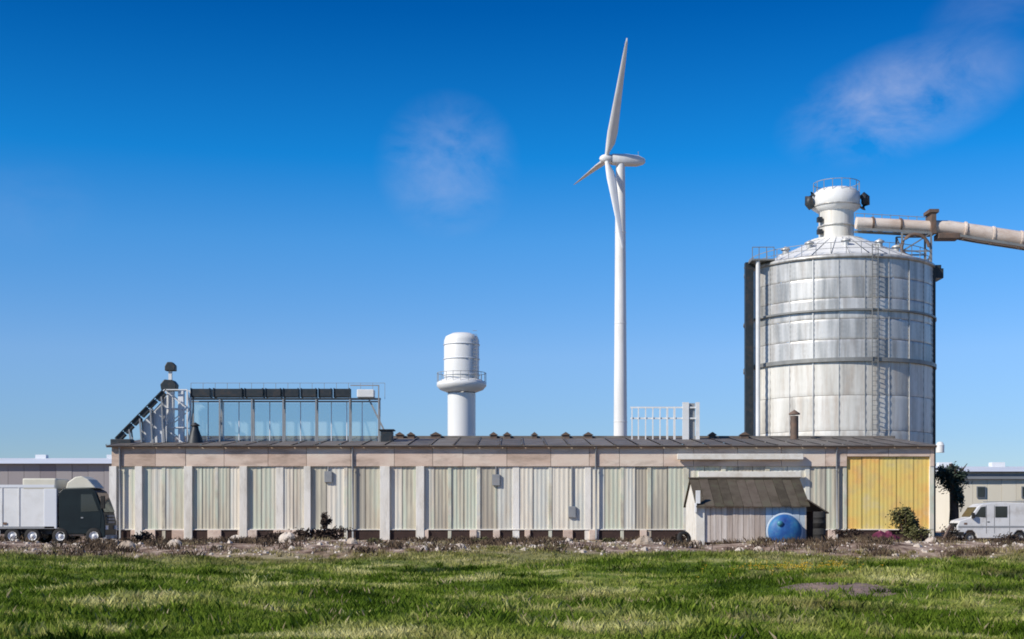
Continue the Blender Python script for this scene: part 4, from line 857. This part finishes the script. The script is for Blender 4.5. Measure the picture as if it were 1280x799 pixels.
# bare purple-brown soil patch and pale track in the meadow
M_flower = mat('yellow_petal', [(.70, .42, .03), (.80, .55, .05)], 3)
n_ = 160; fx = X(990, 41)+rng.normal(0, 1.0, n_); fy = 41+rng.normal(0, 1.6, n_); fm = MB()
for a_, b_ in zip(fx, fy):
    h_ = float(hgt(np.array(a_), np.array(b_))); z_ = h_+random.uniform(.10, .22); r_ = random.uniform(.03, .055)
    fm.add([(a_-.006, b_, h_), (a_+.006, b_, h_), (a_, b_, z_)], [(0, 1, 2)])
    fm.add([(a_, b_, z_-.01)]+[(a_+r_*math.cos(t), b_+r_*math.sin(t), z_+.02*(k % 2)) for k, t in enumerate(np.linspace(0, 2*PI, 9)[:-1])], [(0, k+1, (k+1) % 8+1) for k in range(8)])
solo('yellow_flowers', fm, M_flower, 'small yellow wild flowers in the meadow before the blue tank', 'flowers', kind='stuff')
def sheet(name, ring, mt, dz):
    c0 = np.mean(ring, 0); mb = MB(); vs = []; K = 8
    for j in range(K+1):
        for p_ in ring:
            q = c0+(np.array(p_)-c0)*(j/K); vs.append((q[0], q[1], float(hgt(q[0], q[1]))+dz*(1-j/K)+.004))
    n = len(ring); mb.add(vs, [(j*n+k, j*n+(k+1) % n, (j+1)*n+(k+1) % n, (j+1)*n+k) for j in range(K) for k in range(n)], True)
    solo(name, mb, mt, '', '', kind='structure')
M_patch = mat('turned_soil', [(.12, .08, .07), (.20, .14, .12), (.32, .22, .16)], 1.6, rough=.95, bump=.8, bscale=6, coord='World')
cx_, cy_ = X(1055, 31.5), 31.5
sheet('soil_patch', [(cx_+math.cos(t)*1.2*(1+.25*math.sin(3*t)+.15*math.sin(7*t)+.1*math.sin(13*t)), cy_+math.sin(t)*2.4*(1+.15*math.sin(2*t+1))) for t in np.linspace(0, 2*PI, 40)[:-1]], M_patch, .05)

# ------------------------------------------------------------------ far buildings
def far_hall(name, xa, xb, Y, ptop, pwall, label, wallm, roofm, n):
    a, b = X(xa, Y), X(xb, Y); zw, zt = Z(pwall, Y), Z(ptop, Y); o = thing(name, label, 'warehouse', ((a+b)/2, Y, 0))
    w = (b-a)/n; me = MB().box(.01, .99, 0, .3, 0, 1).mesh('wall_panel', wallm)
    for k in range(n): inst('wall_panel', me, o, Vector((a+k*w, Y+random.uniform(0, .06), 0))-WL[o.name], 0, (w, 1, zw))
    m = MB(); m.box(a, b, Y+.4, Y+30, 0, zw); part('core_wall', m, wallm, o)
    m = MB(); m.add([(a-.5, Y-.8, zw+.02), (b+.5, Y-.8, zw+.02), (b+.5, Y+15, zt), (a-.5, Y+15, zt), (a-.5, Y+31, zw+.02), (b+.5, Y+31, zw+.02)], [(0, 1, 2, 3), (3, 2, 5, 4), (0, 3, 4), (1, 5, 2)]); r = part('roof', m, roofm, o)
    for k in range(5):
        q = a+(b-a)*(k+.5)/5; m = MB(); m.box(q-.8, q+.8, Y+14.4, Y+15.6, zt-.3, zt+.5); part('roof_vent', m, roofm, r)
    return o, a, b, zw
o, a, b, zw = far_hall('far_warehouse', -330, 150, 190, 567, 580, 'distant grey brown warehouse with a white roof behind the lorry', M_far, M_farR, 24)
o, a, b, zw = far_hall('far_warehouse', 1198, 1560, 150, 577, 590, 'cream warehouse with pale roof and a dark eave line behind the white van', M_farC, M_farR, 20)
m = MB(); m.box(a-.1, b+.1, 149.6, 149.95, Z(599, 150), Z(593, 150)); part('eave_shadow_board', m, M_farG, o) if False else part('eave_shade_band', m, M_farG, o)  # dark grey board stands in for the shadow below the eave
for k in range(6):
    q = X(1226+k*56, 150); m = MB(); m.box(q-.5, q+.5, 149.88, 149.98, Z(622, 150), Z(608, 150)); f = part('window', m, M_farG, o); part('pane', MB().box(q-.4, q+.4, 149.84, 149.87, Z(621, 150), Z(609, 150)), M_glass, f)
# far low woods on the horizon
tv = []; mw = MB()
for i in range(2600):
    x_ = random.uniform(-420, 420); y_ = 520+random.uniform(-25, 25); h = 5+3*math.sin(x_*.03)+2*math.sin(x_*.11)+random.uniform(0, 3); z = random.uniform(0, h); r = random.uniform(1.2, 2.6)
    u_ = Vector((random.gauss(0, 1), random.gauss(0, .5), random.gauss(0, 1))).normalized(); q_ = u_.orthogonal().normalized(); p = Vector((x_, y_, z)); mw.add([p-u_*r, p+q_*r*.7, p+u_*r, p-q_*r*.7], [(0, 1, 2, 3)])
solo('far_wood', mw, M_wood, 'low dark line of distant trees along the horizon', 'wood', kind='stuff')

S.render.engine = 'CYCLES'; S.cycles.filter_width = 1.8
